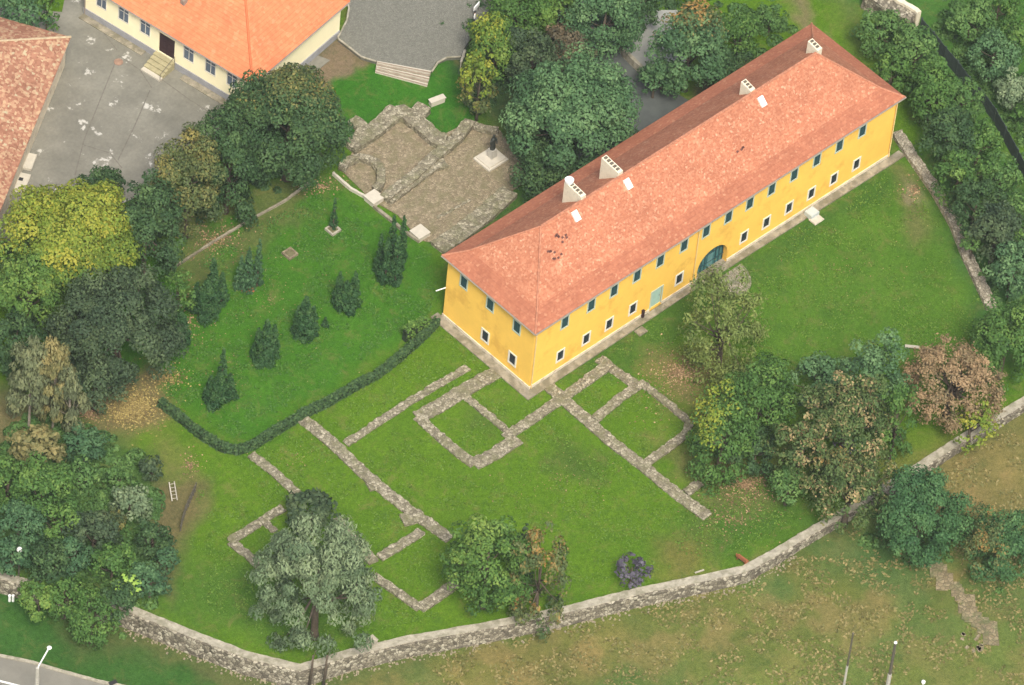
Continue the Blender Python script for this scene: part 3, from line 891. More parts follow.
boxuv(mb, front, gx - GW, gx + GW, 2.0, 2.12, .44, .48); boxuv(mb, front, gx - GW, gx + GW, .9, 1.0, .44, .48)
mb.build('gate_bars', MAT['shutter'], gate)
mb = MB(); boxuv(mb, front, gx - .2, gx + .5, .3, 1.95, .46, .5); mb.build('glazed_panel', plain('dull_glazing', (.10, .22, .22), .2, 2, .5), gate)
# plinth strip, only a narrow pale band at the foot of the walls
mb = MB(); h_ = .42
segs_ = [(-.08, DOOR[0] - .15), (DOOR[1] + .15, gx - GW - .02), (gx + GW + .02, L + .08)]
for a, b_ in segs_: boxuv(mb, front, a, b_, 0, h_, -.08, .0 - .001)
boxuv(mb, short, -.08, Wd + .002, 0, h_, -.08, -.001); boxuv(mb, east, 0, Wd, 0, h_, -.08, -.001); boxuv(mb, back, 0, L, 0, h_, -.08, -.001)
mb.build('plinth', MAT['plinth'], yb)
# concrete apron along the two seen sides
mb = MB()
mb.prism([(-1.0, -.95), (gx - 2.0, -.72), (gx + 2.0, -.75), (L + 1.3, -.95), (L + 1.3, -.1), (-.1, -.1), (-.1, Wd + .6), (-1.0, Wd + .6)], -.1, .12)
tag(mb.build('concrete_apron', MAT['apron']), kind='structure')
mb = MB(); mb.prism([(gx + 1.9 * math.cos(a) * 1.2 + .6, -1.1 + 2.9 * math.sin(a)) for a in np.linspace(math.pi, 2 * math.pi, 14)], -.1, .075)
tag(mb.build('gate_paving', stone_mat('gate_cobbles', (.20, .19, .15), (.28, .26, .2), (.36, .33, .26), 4, moss=(.09, .13, .05))), kind='structure')


# roof: flatter flared band at the eaves, steeper above, hipped ends
def roof_levels(x0, x1, y0, y1, ov, z0, inset, dz, rz, a1, a2):
    l0 = [(x0 - ov, y0 - ov, z0), (x1 + ov, y0 - ov, z0), (x1 + ov, y1 + ov, z0), (x0 - ov, y1 + ov, z0)]
    i_ = inset - ov; ix = i_
    l1 = [(x0 + ix, y0 + i_, z0 + dz), (x1 - ix, y0 + i_, z0 + dz), (x1 - ix, y1 - i_, z0 + dz), (x0 + ix, y1 - i_, z0 + dz)]
    ym = (y0 + y1) / 2
    return l0, l1, (x0 + a1, ym, rz), (x1 - a2, ym, rz)


l0, l1, R1, R2 = roof_levels(0, L, 0, Wd, OV, H, 1.75, .95, HR, A1, A2)
mb = MB()
for i in range(4):
    j = (i + 1) % 4
    mb.poly([l0[i], l0[j], l1[j], l1[i]], 1)
mb.poly([l1[0], l1[1], R2, R1], 0); mb.poly([l1[1], l1[2], R2], 0); mb.poly([l1[2], l1[3], R1, R2], 0); mb.poly([l1[3], l1[0], R1], 0)
lb = [(p[0], p[1], p[2] - .16) for p in l0]
for i in range(4): j = (i + 1) % 4; mb.poly([lb[i], lb[j], l0[j], l0[i]], 2)
mb.poly(lb[::-1], 2)
roof = mb.build('roof', [MAT['tiles'], MAT['tiles_red'], MAT['gutter']], yb)
mb = MB()
mb.tube([R1, R2], .13, 6)
for a, b_ in ((l1[0], R1), (l1[3], R1), (l1[1], R2), (l1[2], R2), (l0[0], l1[0]), (l0[1], l1[1]), (l0[2], l1[2]), (l0[3], l1[3])): mb.tube([a, b_], .10, 6)
mb.build('ridge_tiles', MAT['ridge'], roof)
mb = MB(); mb.tube([(-OV - .05, -OV - .07, H - .05), (L + OV + .05, -OV - .07, H - .05)], .075, 6); mb.tube([(-OV - .07, -OV - .05, H - .05), (-OV - .07, Wd + OV, H - .05)], .075, 6)
mb.build('gutter', MAT['gutter'], roof)


def chimney(px, py, ln, h, pot=False):
    # px,py: foot of the ridge-side end of the stack
    zb = HR - .4
    x, y, _ = at(px, py, zb); w = .62
    top = HR + h
    y1 = y + ln
    mb = MB()
    zs = lambda yy: (HR - (yy - Wd / 2) * (HR - H - .95) / (Wd / 2 - 1.3)) - .35 if yy > Wd / 2 else HR - .6
    pts = [(y - .05, zs(y)), (y1, zs(y1)), (y1, top), (y - .05, top - .25)]
    n = len(mb.v)
    mb.v += [(x, a, b_) for a, b_ in pts] + [(x + w, a, b_) for a, b_ in pts]
    for f in ((0, 3, 2, 1), (4, 5, 6, 7), (0, 1, 5, 4), (1, 2, 6, 5), (2, 3, 7, 6), (3, 0, 4, 7)): mb.f.append(tuple(n + i for i in f)); mb.m.append(0)
    c = mb.build('chimney', MAT['chim'], roof)
    mb = MB(); k = max(3, int(ln / .38))
    for i in range(k):
        yy = y + .15 + (i + .5) * (ln - .2) / k; zz_ = top - .25 + .25 * (yy - y) / ln
        mb.box((x + w / 2, yy, zz_ + .03), (w * .55, (ln - .2) / k * .62, .1))
    mb.build('flues', plain('flue_brown_grey', (.13, .11, .08), .3, 4), c)  # raised brown-grey blocks mark the flue slots
    if pot:
        mb = MB(); mb.lathe((x + .3, y1 - .3, top), [(.38, 0), (.4, .3), (.44, .34), (.2, .36), (.18, .3)], 14); mb.build('chimney_pot', MAT['white'], c)


chimney(580, 204, 2.2, .75, True)
chimney(617, 180, 2.2, .75)
chimney(749.5, 96, 1.25, .5)
chimney(816.5, 56, 1.3, .55)
sl_ = math.atan2(HR - H - .95, Wd / 2 - 1.3)
for px, py in ((575.5, 216), (627.5, 184), (761.5, 101.5)):
    # hatch on the front slope: intersect the view ray with the slope plane
    nrm = np.array([0, -math.sin(sl_), math.cos(sl_)]); d = ray(px, py); p0 = np.array(R1)
    tt = ((p0 - CAM) @ nrm) / (d @ nrm); c = CAM + d * tt + nrm * .08
    ux = np.array([1, 0, 0]); uy = np.array([0, math.cos(sl_), math.sin(sl_)])
    mb = MB(); v = [c + ux * a * .32 + uy * b_ * .5 + nrm * g for g in (-.1, .12) for a, b_ in ((-1, -1), (1, -1), (1, 1), (-1, 1))]
    mb.v += [tuple(q) for q in v]
    for f in ((3, 2, 1, 0), (4, 5, 6, 7), (0, 1, 5, 4), (1, 2, 6, 5), (2, 3, 7, 6), (3, 0, 4, 7)): mb.f.append(f); mb.m.append(0)
    mb.build('roof_hatch', MAT['white'], roof)
# repaired dark tiles
for px, py in ((556, 236), (563, 239), (551, 252), (558, 258), (740, 148)):
    nrm = np.array([0, -math.sin(sl_), math.cos(sl_)]); d = ray(px, py); tt = ((np.array(R1) - CAM) @ nrm) / (d @ nrm); c = CAM + d * tt + nrm * .03
    ux = np.array([1, 0, 0]); uy = np.array([0, math.cos(sl_), math.sin(sl_)])
    mb = MB(); r = random.Random(px)
    for k in range(4):
        o_ = c + ux * r.uniform(-.5, .5) + uy * r.uniform(-.2, .2)
        mb.poly([o_ - ux * .13 - uy * .1, o_ + ux * .13 - uy * .1, o_ + ux * .13 + uy * .1, o_ - ux * .13 + uy * .1])
    mb.build('slipped_tiles', plain('dark_tile', (.12, .05, .04), .2, 3), roof)
for x in (.12, L - .15):
    mb = MB(); mb.tube([(x, -OV, H - .1), (x, -.14, H - .55), (x, -.14, .2)], .065, 6); mb.build('downpipe', MAT['pipe'], yb)
xx, _ = on_y0(694.5, 260); mb = MB(); mb.tube([(xx, -OV, H - .1), (xx, -.14, H - .55), (xx, -.14, .2)], .06, 6); mb.build('downpipe', MAT['pipe'], yb)
yy, zz_ = on_x0(445, 290, -.3); mb = MB(); mb.tube([(-.05, Wd - .05, zz_), (-1.1, Wd + .15, zz_ + .1)], .06, 6); mb.build('spout', MAT['white'], yb)
# small dark meter post by the pale door
xx, _ = on_y0(641.8, 311); mb = MB(); mb.box((xx, -.2, .55), (.22, .2, .9)); mb.box((xx, -.2, 1.02), (.27, .25, .05))
tag(mb.build('meter_post', MAT['brown']), 'small dark metal box standing at the wall beside the pale turquoise door', 'meter box')
for (a, b, sx, sy, mt, lab, nm, hh) in ((812, 211.5, 1.05, .95, 'white', 'light grey metal hatch box on the concrete apron of the long facade', 'hatch_box', .55), (816.5, 219.3, 1.2, .9, 'block', 'cream stone slab lying on the grass in front of the grey hatch box', 'stone_slab', .12),
                                     (641, 331, 1.0, .8, 'apron', 'small weathered stone slab on the grass near the pale turquoise door', 'stone_slab', .12)):
    p = at(a, b, hh); mb = MB(); mb.box((p[0], p[1], hh / 2 + .02), (sx, sy, hh)); mb.box((p[0], p[1], hh + .045), (sx * .9, sy * .9, .05))
    tag(mb.build(nm, MAT[mt] if mt != 'white' else plain('pale_grey_metal', (.46, .50, .48), .05, 2)), lab, 'hatch' if 'hatch' in nm else 'slab')

# ------------------------------------------------------------------ the cream building at the top left
HC = 4.7
fb0 = np.array(at(86.6, 15, 0)[:2]); fb1 = np.array(at(219.5, 95.5, 0)[:2])
dirf = (fb1 - fb0) / np.linalg.norm(fb1 - fb0)
corner_e = np.array(at(248.5, 74, HC)[:2])                 # eave corner
rb0 = np.array(at(309, 62, 0)[:2]); rb1 = np.array(at(337, 38, 0)[:2])
dirr = np.array([dirf[1], -dirf[0]])
if dirr @ (rb1 - rb0) < 0: dirr = -dirr
A_ = np.array([dirf, -dirr]).T
sol = np.linalg.solve(A_, rb0 - fb0); cw = fb0 + dirf * sol[0]      # wall corner
ang = math.atan2(dirf[1], dirf[0])
print('cream corner', cw, corner_e, 'dirs', math.degrees(ang), math.degrees(math.atan2(*(rb1 - rb0)[::-1])))
lenF, lenR = 60.0, 16.0
if True:
    lenF = np.linalg.norm(cw - fb0) + .3
lenR = np.linalg.norm(rb1 - cw) + .3
cb = empty('cream_building', (cw[0], cw[1], 0), 'single storey cream building with a new orange tiled hipped roof and a dark brown door', 'building')
cf = lambda u, z, d: tuple(cw - dirf * (lenF - u) + dirr * d) + (z,)   # front: u from the far end
cr = lambda u, z, d: tuple(cw + dirr * u - dirf * d) + (z,)


def u_on(px, py, z):
    q_ = np.array(at(px, py, z)[:2]); return (q_ - cw) @ dirf + lenF


def ray_front(px, py):
    # ray against the vertical plane through cw with direction dirf
    n_ = np.array([dirr[0], dirr[1], 0]); d = ray(px, py); tt = ((np.array([cw[0], cw[1], 0]) - CAM) @ n_) / (d @ n_); q_ = CAM + d * tt
    return (q_[:2] - cw) @ dirf + lenF, q_[2]


wins = [ray_front(80 + a * .166, b * .166) for a, b in ((130, 15), (264, 78), (394, 158), (656, 322), (787, 404), (917, 480))]
dr = ray_front(80 + 523 * .166, 262 * .166)
print('cream wins', wins, dr, lenF)
zc = float(np.mean([w[1] for w in wins]))
CW_ = [(w[0], zc, 1.15, 1.75) for w in wins]
DO = (dr[0] - .95, dr[0] + .95, 1.0, 3.55)
wm = facade([(u - w / 2, u + w / 2, z - h / 2, z + h / 2) for u, z, w, h in CW_] + [DO], lenF, HC, cf)
m2 = facade([], lenR, HC, cr)
n = len(wm.v); wm.v += m2.v; wm.f += [tuple(n + i for i in f) for f in m2.f]; wm.m += m2.m
# rear walls
wm.poly([tuple(cw + dirr * lenR) + (0,), tuple(cw + dirr * lenR - dirf * lenF) + (0,), tuple(cw + dirr * lenR - dirf * lenF) + (HC,), tuple(cw + dirr * lenR) + (HC,)])
wm.poly([tuple(cw - dirf * lenF) + (0,), tuple(cw + dirr * lenR - dirf * lenF) + (0,), tuple(cw + dirr * lenR - dirf * lenF) + (HC,), tuple(cw - dirf * lenF) + (HC,)][::-1])
wm.build('wall', MAT['cream'], cb)
for u, z, w, h in CW_: window(cf, u, z, w, h, MAT['frame'], plain('grey_blue_glass', (.10, .13, .17), .2, 1, .3), cb, True, .08)
mb = MB(); boxuv(mb, cf, DO[0], DO[1], DO[2], DO[3], .1, .18); dd = mb.build('door', MAT['brown'], cb)
mb = MB(); boxuv(mb, cf, dr[0] - .03, dr[0] + .03, DO[2], DO[3], .06, .1)
for s_ in (-.5, .5):
    for c in (1.25, 2.1, 2.9): boxuv(mb, cf, dr[0] + s_ - .3, dr[0] + s_ + .3, c, c + .5, .07, .1)
mb.build('door_panels', MAT['brown'], dd)
mb = MB(); boxuv(mb, cf, -.06, DO[0] - .1, 0, .85, -.09, -.001); boxuv(mb, cf, DO[1] + .1, lenF + .09, 0, .85, -.09, -.001); boxuv(mb, cr, .001, lenR, 0, .85, -.09, -.001)
mb.build('plinth', MAT['plinth_grey'], cb)
mb = MB()
for a, b_ in ((0, DO[0] - 1.4), (DO[1] + 1.4, lenF + .8)): boxuv(mb, cf, a, b_, -.05, .12, -.85, -.1)
tag(mb.build('building_apron', MAT['apron']), kind='structure')
st_ = empty('entrance_steps', tuple(cf(dr[0], 0, -1.2)), 'stone steps with a pale lowest tread in front of the dark brown door', 'steps')
for k in range(5):
    mb = MB(); boxuv(mb, cf, dr[0] - 1.15, dr[0] + 1.15, -.05, .98 - k * .19, -.12 - .45 * (k + 1), -.12 - .45 * k - .005)
    mb.build('step', MAT['block'] if k == 4 else plain('mossy_step', (.36, .32, .19), .2, 2), st_)
mb = MB(); pp = [cf(dr[0] + 1.15, z, d) for z, d in ((1.0, -.15), (1.75, -.2), (.95, -2.3), (.1, -2.3))]; mb.tube(pp, .03, 6); mb.build('handrail', MAT['steel'], st_)
# roof
ov = .55
e0 = cw + dirf * ov - dirr * ov; LF, LR = lenF + 30, lenR + 2 * ov
LF = lenF + 2 * ov
c0 = e0; c1 = e0 - dirf * LF; c2 = c1 + dirr * LR; c3 = e0 + dirr * LR
rh = LR / 2 * .72; rz_ = HC + rh
r1 = e0 - dirf * LR / 2 + dirr * LR / 2; r2 = c1 + dirf * LR / 2 + dirr * LR / 2
v3 = lambda p, z: (p[0], p[1], z)
mb = MB(); e_ = HC - .05
mb.poly([v3(c1, e_), v3(c0, e_), v3(r1, rz_), v3(r2, rz_)]); mb.poly([v3(c0, e_), v3(c3, e_), v3(r1, rz_)])
mb.poly([v3(c3, e_), v3(c2, e_), v3(r2, rz_), v3(r1, rz_)]); mb.poly([v3(c2, e_), v3(c1, e_), v3(r2, rz_)])
for a, b_ in ((c1, c0), (c0, c3), (c3, c2), (c2, c1)): mb.poly([v3(a, e_ - .15), v3(b_, e_ - .15), v3(b_, e_), v3(a, e_)], 1)
mb.poly([v3(c1, e_ - .15), v3(c2, e_ - .15), v3(c3, e_ - .15), v3(c0, e_ - .15)], 1)
rf = mb.build('roof', [MAT['tiles_new'], MAT['gutter']], cb)
mb = MB(); mb.tube([v3(c0, e_ + .02), v3(r1, rz_ + .02)], .11, 6); mb.tube([v3(c3, e_ + .02), v3(r1, rz_ + .02), v3(r2, rz_ + .02), v3(c1, e_ + .02)], .11, 6)
mb.build('ridge_tiles', plain('new_ridge_clay', (.52, .15, .06), .15, 3), rf)
mb = MB(); mb.tube([v3(c1 - dirr * .08, e_ - .04), v3(c0 - dirr * .08, e_ - .04)], .07, 6); mb.tube([v3(c0 + dirf * .08, e_ - .04), v3(c3 + dirf * .08, e_ - .04)], .07, 6); mb.build('gutter', MAT['gutter'], rf)
q_ = at(184, 2, HC + 2.0); mb = MB(); mb.box((q_[0], q_[1], q_[2] + .1), (.5, .5, .6)); mb.build('roof_vent', MAT['gutter'], rf)
for uu in (lenF - .1, .15):
    mb = MB(); mb.tube([cf(uu, HC - .2, -ov), cf(uu, HC - .6, -.12), cf(uu, .1, -.12)], .06, 6); mb.build('downpipe', MAT['gutter'], cb)

# ------------------------------------------------------------------ old tiled roof at the left edge
HO = 3.6
C0 = np.array(at(71, 37, HO)[:2]); P1 = np.array(at(0, 212, HO)[:2]); P2 = np.array(at(0, 17, HO)[:2])
d1 = (P1 - C0) / np.linalg.norm(P1 - C0); d2 = (P2 - C0) / np.linalg.norm(P2 - C0)
print('old roof dirs', math.degrees(math.atan2(d1[1], d1[0])), math.degrees(math.atan2(d2[1], d2[0])), np.linalg.norm(P1 - C0))
l_1 = np.linalg.norm(P1 - C0) + 12; l_2 = 14.0
ob = empty('old_outbuilding', (C0[0], C0[1], 0), 'low old building with patchy weathered tile roof at the left edge of the photograph', 'building')
k0, k1 = C0, C0 + d1 * l_1; k2, k3 = k1 + d2 * l_2, C0 + d2 * l_2
ra = C0 + d2 * l_2 / 2 + d1 * 5.5; rb = k1 + d2 * l_2 / 2 - d1 * 5.5; zr = HO + 2.0
mb = MB()
mb.poly([v3(k0, HO), v3(k1, HO), v3(rb, zr), v3(ra, zr)]); mb.poly([v3(k1, HO), v3(k2, HO), v3(rb, zr)]); mb.poly([v3(k2, HO), v3(k3, HO), v3(ra, zr), v3(rb, zr)]); mb.poly([v3(k3, HO), v3(k0, HO), v3(ra, zr)])
for a, b_ in ((k0, k1), (k1, k2), (k2, k3), (k3, k0)): mb.poly([v3(a, HO - .15), v3(b_, HO - .15), v3(b_, HO), v3(a, HO)], 1)
mb.poly([v3(k0, HO - .15), v3(k1, HO - .15), v3(k2, HO - .15), v3(k3, HO - .15)], 1)
rf = mb.build('roof', [MAT['tiles_old'], MAT['wood_g']], ob)
mb = MB(); mb.tube([v3(k0, HO + .02), v3(ra, zr + .02), v3(rb, zr + .02), v3(k1, HO + .02)], .12, 6); mb.tube([v3(k3, HO + .02), v3(ra, zr + .02)], .12, 6); mb.build('ridge_tiles', plain('pale_ridge_mortar', (.42, .34, .22), .3, 3), rf)
mb = MB(); i_ = .4
w4 = [k0 + d1 * i_ + d2 * i_, k1 - d1 * i_ + d2 * i_, k2 - d1 * i_ - d2 * i_, k3 + d1 * i_ - d2 * i_]
mb.prism([tuple(w) for w in w4], 0, HO - .15); mb.build('wall', MAT['plinth'], ob)
for (a, b, w, l, lab) in ((26, 160, 1.6, 2.0, 'pale concrete slab beside the eave of the old tiled outbuilding'), (20, 181, 1.5, 2.2, 'pale concrete slab with a dark hole nearest the yellow green tree')):
    p = at(a, b, .3); mb = MB(); an = math.atan2(d1[1], d1[0]); mb.box((p[0], p[1], .15), (l, w, .3), an); mb.box((p[0], p[1], .32), (l * .92, w * .9, .05), an)
    if b > 170: mb.box((p[0] + .2, p[1] + .1, .345), (.4, .4, .03), an, 1)  # near-black square block marks the hole
    tag(mb.build('concrete_slab', [MAT['block'], MAT['dark']]), lab, 'slab', 'concrete slabs beside the old roof')
# hydrant mark
p = at(118.5, 62, .05); mb = MB(); mb.lathe((p[0], p[1], .03), [(.45, 0), (.45, .05), (.38, .07), (.02, .07)], 16)
tag(mb.build('manhole_cover', MAT['redtile']), 'round reddish manhole cover in the grey schoolyard', 'manhole cover')

# ------------------------------------------------------------------ boundary walls
bw = empty('boundary_wall', (WP[9][0], WP[9][1], 0), 'long winding rubble stone boundary wall with a pale cement top below the lawn', 'wall')
wpts = [tuple(p) for p in WP]
zb_ = lambda f, p: float(zterr([p + 0 * p])[0])


def wall_base(p):
    d, par, s = polydist(np.array([p]), WPX); return -(np.interp(par[0], np.arange(len(WDX)), WDX) - WT) - .3


strip('rubble_face', wpts, 1.0, lambda f, p: wall_base(p), WT - .06, MAT['rubble_w'], bw, step=.45, jit=.07, jz=.05, side=-.5)
strip('coping', wpts, .78, WT - .2, WT + .02, MAT['coping'], bw, step=.5, jit=.04, jz=.02, side=-.39)
# fallen stones and a footing ledge at the foot of the wall
mb = MB(); r = random.Random(5)
for k in range(520):
    f = r.uniform(1.5, 13.5); i = int(f); g = f - i
    if i + 1 >= len(WP): continue
    p = WP[i] * (1 - g) + WP[i + 1] * g; d = WP[i + 1] - WP[i]; d /= np.linalg.norm(d); nn = np.array([d[1], -d[0]])
    o_ = 1.0 + abs(r.gauss(0, .35)); p = p + nn * o_
    s_ = r.uniform(.06, .16); z = float(zterr([p])[0])
    mb.box((p[0], p[1], z + s_ * .2), (s_ * r.uniform(1, 1.8), s_ * 1.2, s_), r.uniform(0, 3), top=.7)
tag(mb.build('fallen_stones', plain('fallen_stone', (.26, .22, .15), .4, 3)), 'loose stones scattered along the foot of the boundary wall', 'stones', kind='stuff')
p = at(372, 641, .5)
mb = MB(); mb.box((p[0], p[1], .25), (.7, .7, .9)); mb.box((p[0], p[1], .73), (.8, .8, .08)); tag(mb.build('stone_pillar', MAT['coping']), 'short square stone pillar on the boundary wall right of the silver willow', 'pillar')
mb = MB(); p0, p1 = at(282, 681, -2.2), at(294, 685, -2.2); mb.box(((p0[0] + p1[0]) / 2, (p0[1] + p1[1]) / 2, -2.35), (2.2, 1.2, .9), .3); mb.box(((p0[0] + p1[0]) / 2, (p0[1] + p1[1]) / 2, -1.86), (2.4, 1.3, .08), .3)
tag(mb.build('culvert_box', MAT['steel']), 'dark low culvert mouth below the boundary wall at the bottom edge', 'culvert')

ew = empty('garden_wall', at(940, 220), 'low grey stone wall running down from the far corner of the yellow building', 'wall')
strip('rubble_face', [at(a, b, .5) for a, b in [(897, 131), (915, 158), (936, 188), (955, 222), (968, 255), (980, 280), (992, 306)]], 1.05, -.2, .5, stone_mat('garden_wall_stone', (.26, .23, .17), (.36, .32, .25), (.48, .44, .34), 3.4), ew, jit=.07)
nw = empty('ruined_wall_end', at(905, 15), 'thick ruined rubble wall end with pale lit-toned edge at the top right', 'wall')
strip('rubble_face', [at(a, b, 2.2) for a, b in [(868, -12), (888, 1), (903, 10), (912, 16)]], 1.5, -.2, 2.0, MAT['rubble_w'], nw, jit=.1)
strip('lit_toned_edge', [at(a, b, 2.3) for a, b in [(880, -12), (902, 1), (916, 9), (919, 12)]], .5, -.2, 2.3, MAT['chim'], nw, jit=.05)  # pale colour paints the light on the wall's edge and end
fe = empty('board_fence', at(970, 80), 'tall dark board fence winding through the bushes at the upper right', 'fence')
fpts = resample([at(a, b, 1.7)[:2] for a, b in [(922, 19), (934, 33), (946, 48), (958, 62), (970, 78), (984, 93), (996, 110), (1006, 128), (1018, 150), (1035, 185)]], 2.2)
for a, b_ in zip(fpts[:-1], fpts[1:]):
    d = b_ - a; c = (a + b_) / 2; an = math.atan2(d[1], d[0]); mb = MB()
    nl = np.linalg.norm(d); k = 9
    for i in range(k):
        q_ = a + d * (i + .5) / k; mb.box((q_[0], q_[1], .85 + random.Random(i + int(a[0] * 10)).uniform(-.05, .05)), (nl / k * .92, .05, 1.9), an)
    mb.build('board_panel', MAT['darkboard'], fe)
    mb = MB(); mb.box((a[0], a[1], .9), (.14, .14, 2.0), an); mb.build('post', MAT['darkboard'], fe)
lw = empty('lawn_edging_wall', at(245, 225), 'thin low concrete edging wall between the dark trees and the conifer lawn', 'wall')
strip('edging', [at(a, b, .2) for a, b in [(172, 268), (210, 243), (250, 219), (285, 200), (310, 181)]], .2, -.1, .2, MAT['apron'], lw, jit=.02)

# ------------------------------------------------------------------ road, kerb, lamps
rk = [(-900, 440), (-60, 640), (0, 655), (30, 661), (60, 670), (100, 681), (150, 691), (200, 700), (260, 715), (900, 890)]
kz = [gt(a, b) for a, b in rk]
RZ = -1.7
kr = [at(a, b, RZ + .14) for a, b in rk]
dirk = np.array([fwd[0], fwd[1]]) / np.linalg.norm(fwd[:2])
mb = MB()
far_ = [np.array(p[:2]) - dirk * 9.0 for p in kr]
for i in range(len(kr) - 1):
    a, b_, c, d = kr[i][:2], kr[i + 1][:2], far_[i + 1], far_[i]
    mb.prism([tuple(a), tuple(b_), tuple(c), tuple(d)], RZ - .6, RZ)
ro = mb.build('road', plain('pale_road_asphalt', (.19, .18, .15), .12, .8)); tag(ro, kind='structure')
ks = strip('road_kerb', [p[:2] for p in kr], .28, RZ - .3, RZ + .14, MAT['coping'], None, jit=.01)
tag(ks, kind='structure')
mb = MB(); a, b_ = np.array(at(-20, 676, RZ + .006)), np.array(at(20, 686, RZ + .006)); d = b_ - a; n_ = np.array([-d[1], d[0], 0]) / np.linalg.norm(d) * .1
mb.poly([a - n_, b_ - n_, b_ + n_, a + n_]); tag(mb.build('road_marking', MAT['white']), kind='structure')
p = at(113, 682.5, RZ + .15); mb = MB(); mb.box((p[0], p[1], RZ + .1), (.75, .4, .12), -.2)
for k in range(5): mb.box((p[0] - .28 + k * .14, p[1] + .05 - k * .028, RZ + .17), (.05, .34, .03), -.2)
tag(mb.build('drain_grate', MAT['dark']), 'dark drain grate set in the kerb of the road', 'drain')


def street_lamp(top_px, ztop, armvec, zbase, lab):
    x, y, _ = at(*top_px, ztop)
    e = empty('street_lamp', (x, y, zbase), lab, 'street lamp')
    mb = MB(); mb.tube([(x, y, zbase), (x, y, ztop)], [.26, .16], 10); mb.build('pole', MAT['conc'], e)
    mb = MB(); ex = (x + armvec[0], y + armvec[1], ztop + armvec[2])
    mb.tube([(x, y, ztop - .3), (x + armvec[0] * .1, y + armvec[1] * .1, ztop + armvec[2] * .1), ex], .07, 6); mb.build('arm', MAT['white'], e)
    mb = MB(); mb.lathe((ex[0], ex[1], ex[2] - .12), [(.05, -.02), (.2, 0), (.22, .06), (.15, .15), (.04, .2)], 12); mb.build('lamp_head', MAT['white'], e)
    return e


street_lamp((37.5, 668), 4.5, (1.2, -.1, 2.0), RZ, 'tall concrete street lamp with a slanted white arm over the road')
p = at(19.5, 550, 3.5)
e = empty('street_lamp', (p[0], p[1], -1.95), 'thin dark street lamp with a round white head among bushes at the far left', 'street lamp')
mb = MB(); mb.tube([(p[0], p[1], -2.2), (p[0], p[1], 3.4)], [.09, .06], 8); mb.build('pole', MAT['steel'], e)
mb = MB(); mb.lathe((p[0], p[1], 3.35), [(.05, 0), (.2, .06), (.27, .2), (.2, .36), (.02, .42)], 12); mb.build('lamp_head', MAT['white'], e)
for (a, b, r0, mt, lab) in ((853, 634, .09, 'steel', 'slim dark pole at the bottom edge, left of the thicker pole'), (895.5, 643, .15, 'conc', 'thicker grey pole with a white cap at the bottom edge')):
    zt = 6.2; p = at(a, b, zt)
    zg = float(zterr([p[:2]])[0])
    e = empty('lighting_pole', (p[0], p[1], zg), lab, 'pole')
    mb = MB(); mb.tube([(p[0], p[1], zg), (p[0], p[1], zg + 3.2)], r0 * 1.25, 8); mb.build('sleeve', MAT['conc'], e)
    mb = MB(); mb.tube([(p[0], p[1], zg + 3.2), (p[0], p[1], zt)], [r0, r0 * .8], 8); mb.build('shaft', MAT['steel'], e)
    mb = MB(); mb.lathe((p[0], p[1], zt), [(r0 * .9, -.02), (r0 * 1.1, .05), (r0 * .9, .14), (.02, .22)], 10); mb.build('cap', MAT['white'] if a > 860 else MAT['steel'], e)
p = gt(923, 684); mb = MB(); mb.lathe((p[0], p[1], p[2] - .05), [(.10, 0), (.12, .2), (.18, .25), (.20, .35), (.16, .45), (.05, .5)], 12)
tag(mb.build('globe_marker', MAT['white']), 'small white rounded marker post in the field at the bottom edge', 'marker post')
for a, lab in ((9.5, 'left of two short white bollards on the verge at the far left'), (13, 'right of two short white bollards on the verge at the far left')):
    p = gt(a, 601); mb = MB(); mb.lathe((p[0], p[1], p[2] - .1), [(.12, 0), (.12, .75), (.14, .78), (.14, .9), (.05, .95)], 10)
    tag(mb.build('bollard', MAT['white']), lab, 'bollard', 'white bollards on the verge')

# ------------------------------------------------------------------ small things on the grass
p = at(742.5, 559, .4)
e = empty('lawn_bench', (p[0], p[1], 0), 'small red brown wooden bench beside the boundary wall', 'bench')
mb = MB(); mb.box((p[0], p[1], .45), (1.2, .42, .05), math.radians(95)); mb.build('seat', MAT['wood'], e)
mb = MB(); mb.box((p[0] - .22, p[1], .7), (1.2, .05, .35), math.radians(95)); mb.build('backrest', MAT['wood'], e)
for s_ in (-.5, .5):
    mb = MB(); mb.box((p[0], p[1] + s_, .21), (.36, .06, .43)); mb.build('leg', MAT['wood'], e)
def plank(pa, pb, z, w, mt, lab, nm='plank', cat='plank'):
    a, b_ = np.array(at(*pa, z)), np.array(at(*pb, z)); d = b_ - a; c = (a + b_) / 2
    mb = MB(); an = math.atan2(d[1], d[0]); mb.box((c[0], c[1], z - .05), (np.linalg.norm(d), w, .1), an); mb.box((c[0], c[1], z + .015), (np.linalg.norm(d) * .96, w * .3, .03), an)
    return tag(mb.build(nm, MAT[mt]), lab, cat)
plank((905, 345.5), (920, 347), .35, .3, 'wood_g', 'pale grey plank lying at the edge of the russet tree')
plank((695, 572.5), (704, 569.5), .1, .12, 'wood_g', 'thin pale stick lying on the lawn just inside the boundary wall')
mb = MB(); p0, p1 = gt(169, 485), gt(172, 503)
e = empty('ladder', (p0[0], p0[1], 0), 'white wooden ladder lying in the weedy plot on the left', 'ladder')
for o_ in (0, .42):
    mb = MB(); mb.tube([(p0[0] + o_, p0[1] - o_ * .5, .35), (p1[0] + o_, p1[1] - o_ * .5, .3)], .06, 6); mb.build('rail', MAT['block'] if o_ == 0 else MAT['wood_g'], e)
for f in np.linspace(.1, .9, 5):
    mb = MB(); a = np.array(p0) * (1 - f) + np.array(p1) * f; mb.tube([(a[0], a[1], .33), (a[0] + .42, a[1] - .21, .33)], .025, 5); mb.build('rung', MAT['wood_g'], e)
pf = [gt(a, b) for a, b in ((195, 492), (190, 503), (185, 514), (182, 524), (180, 534))]
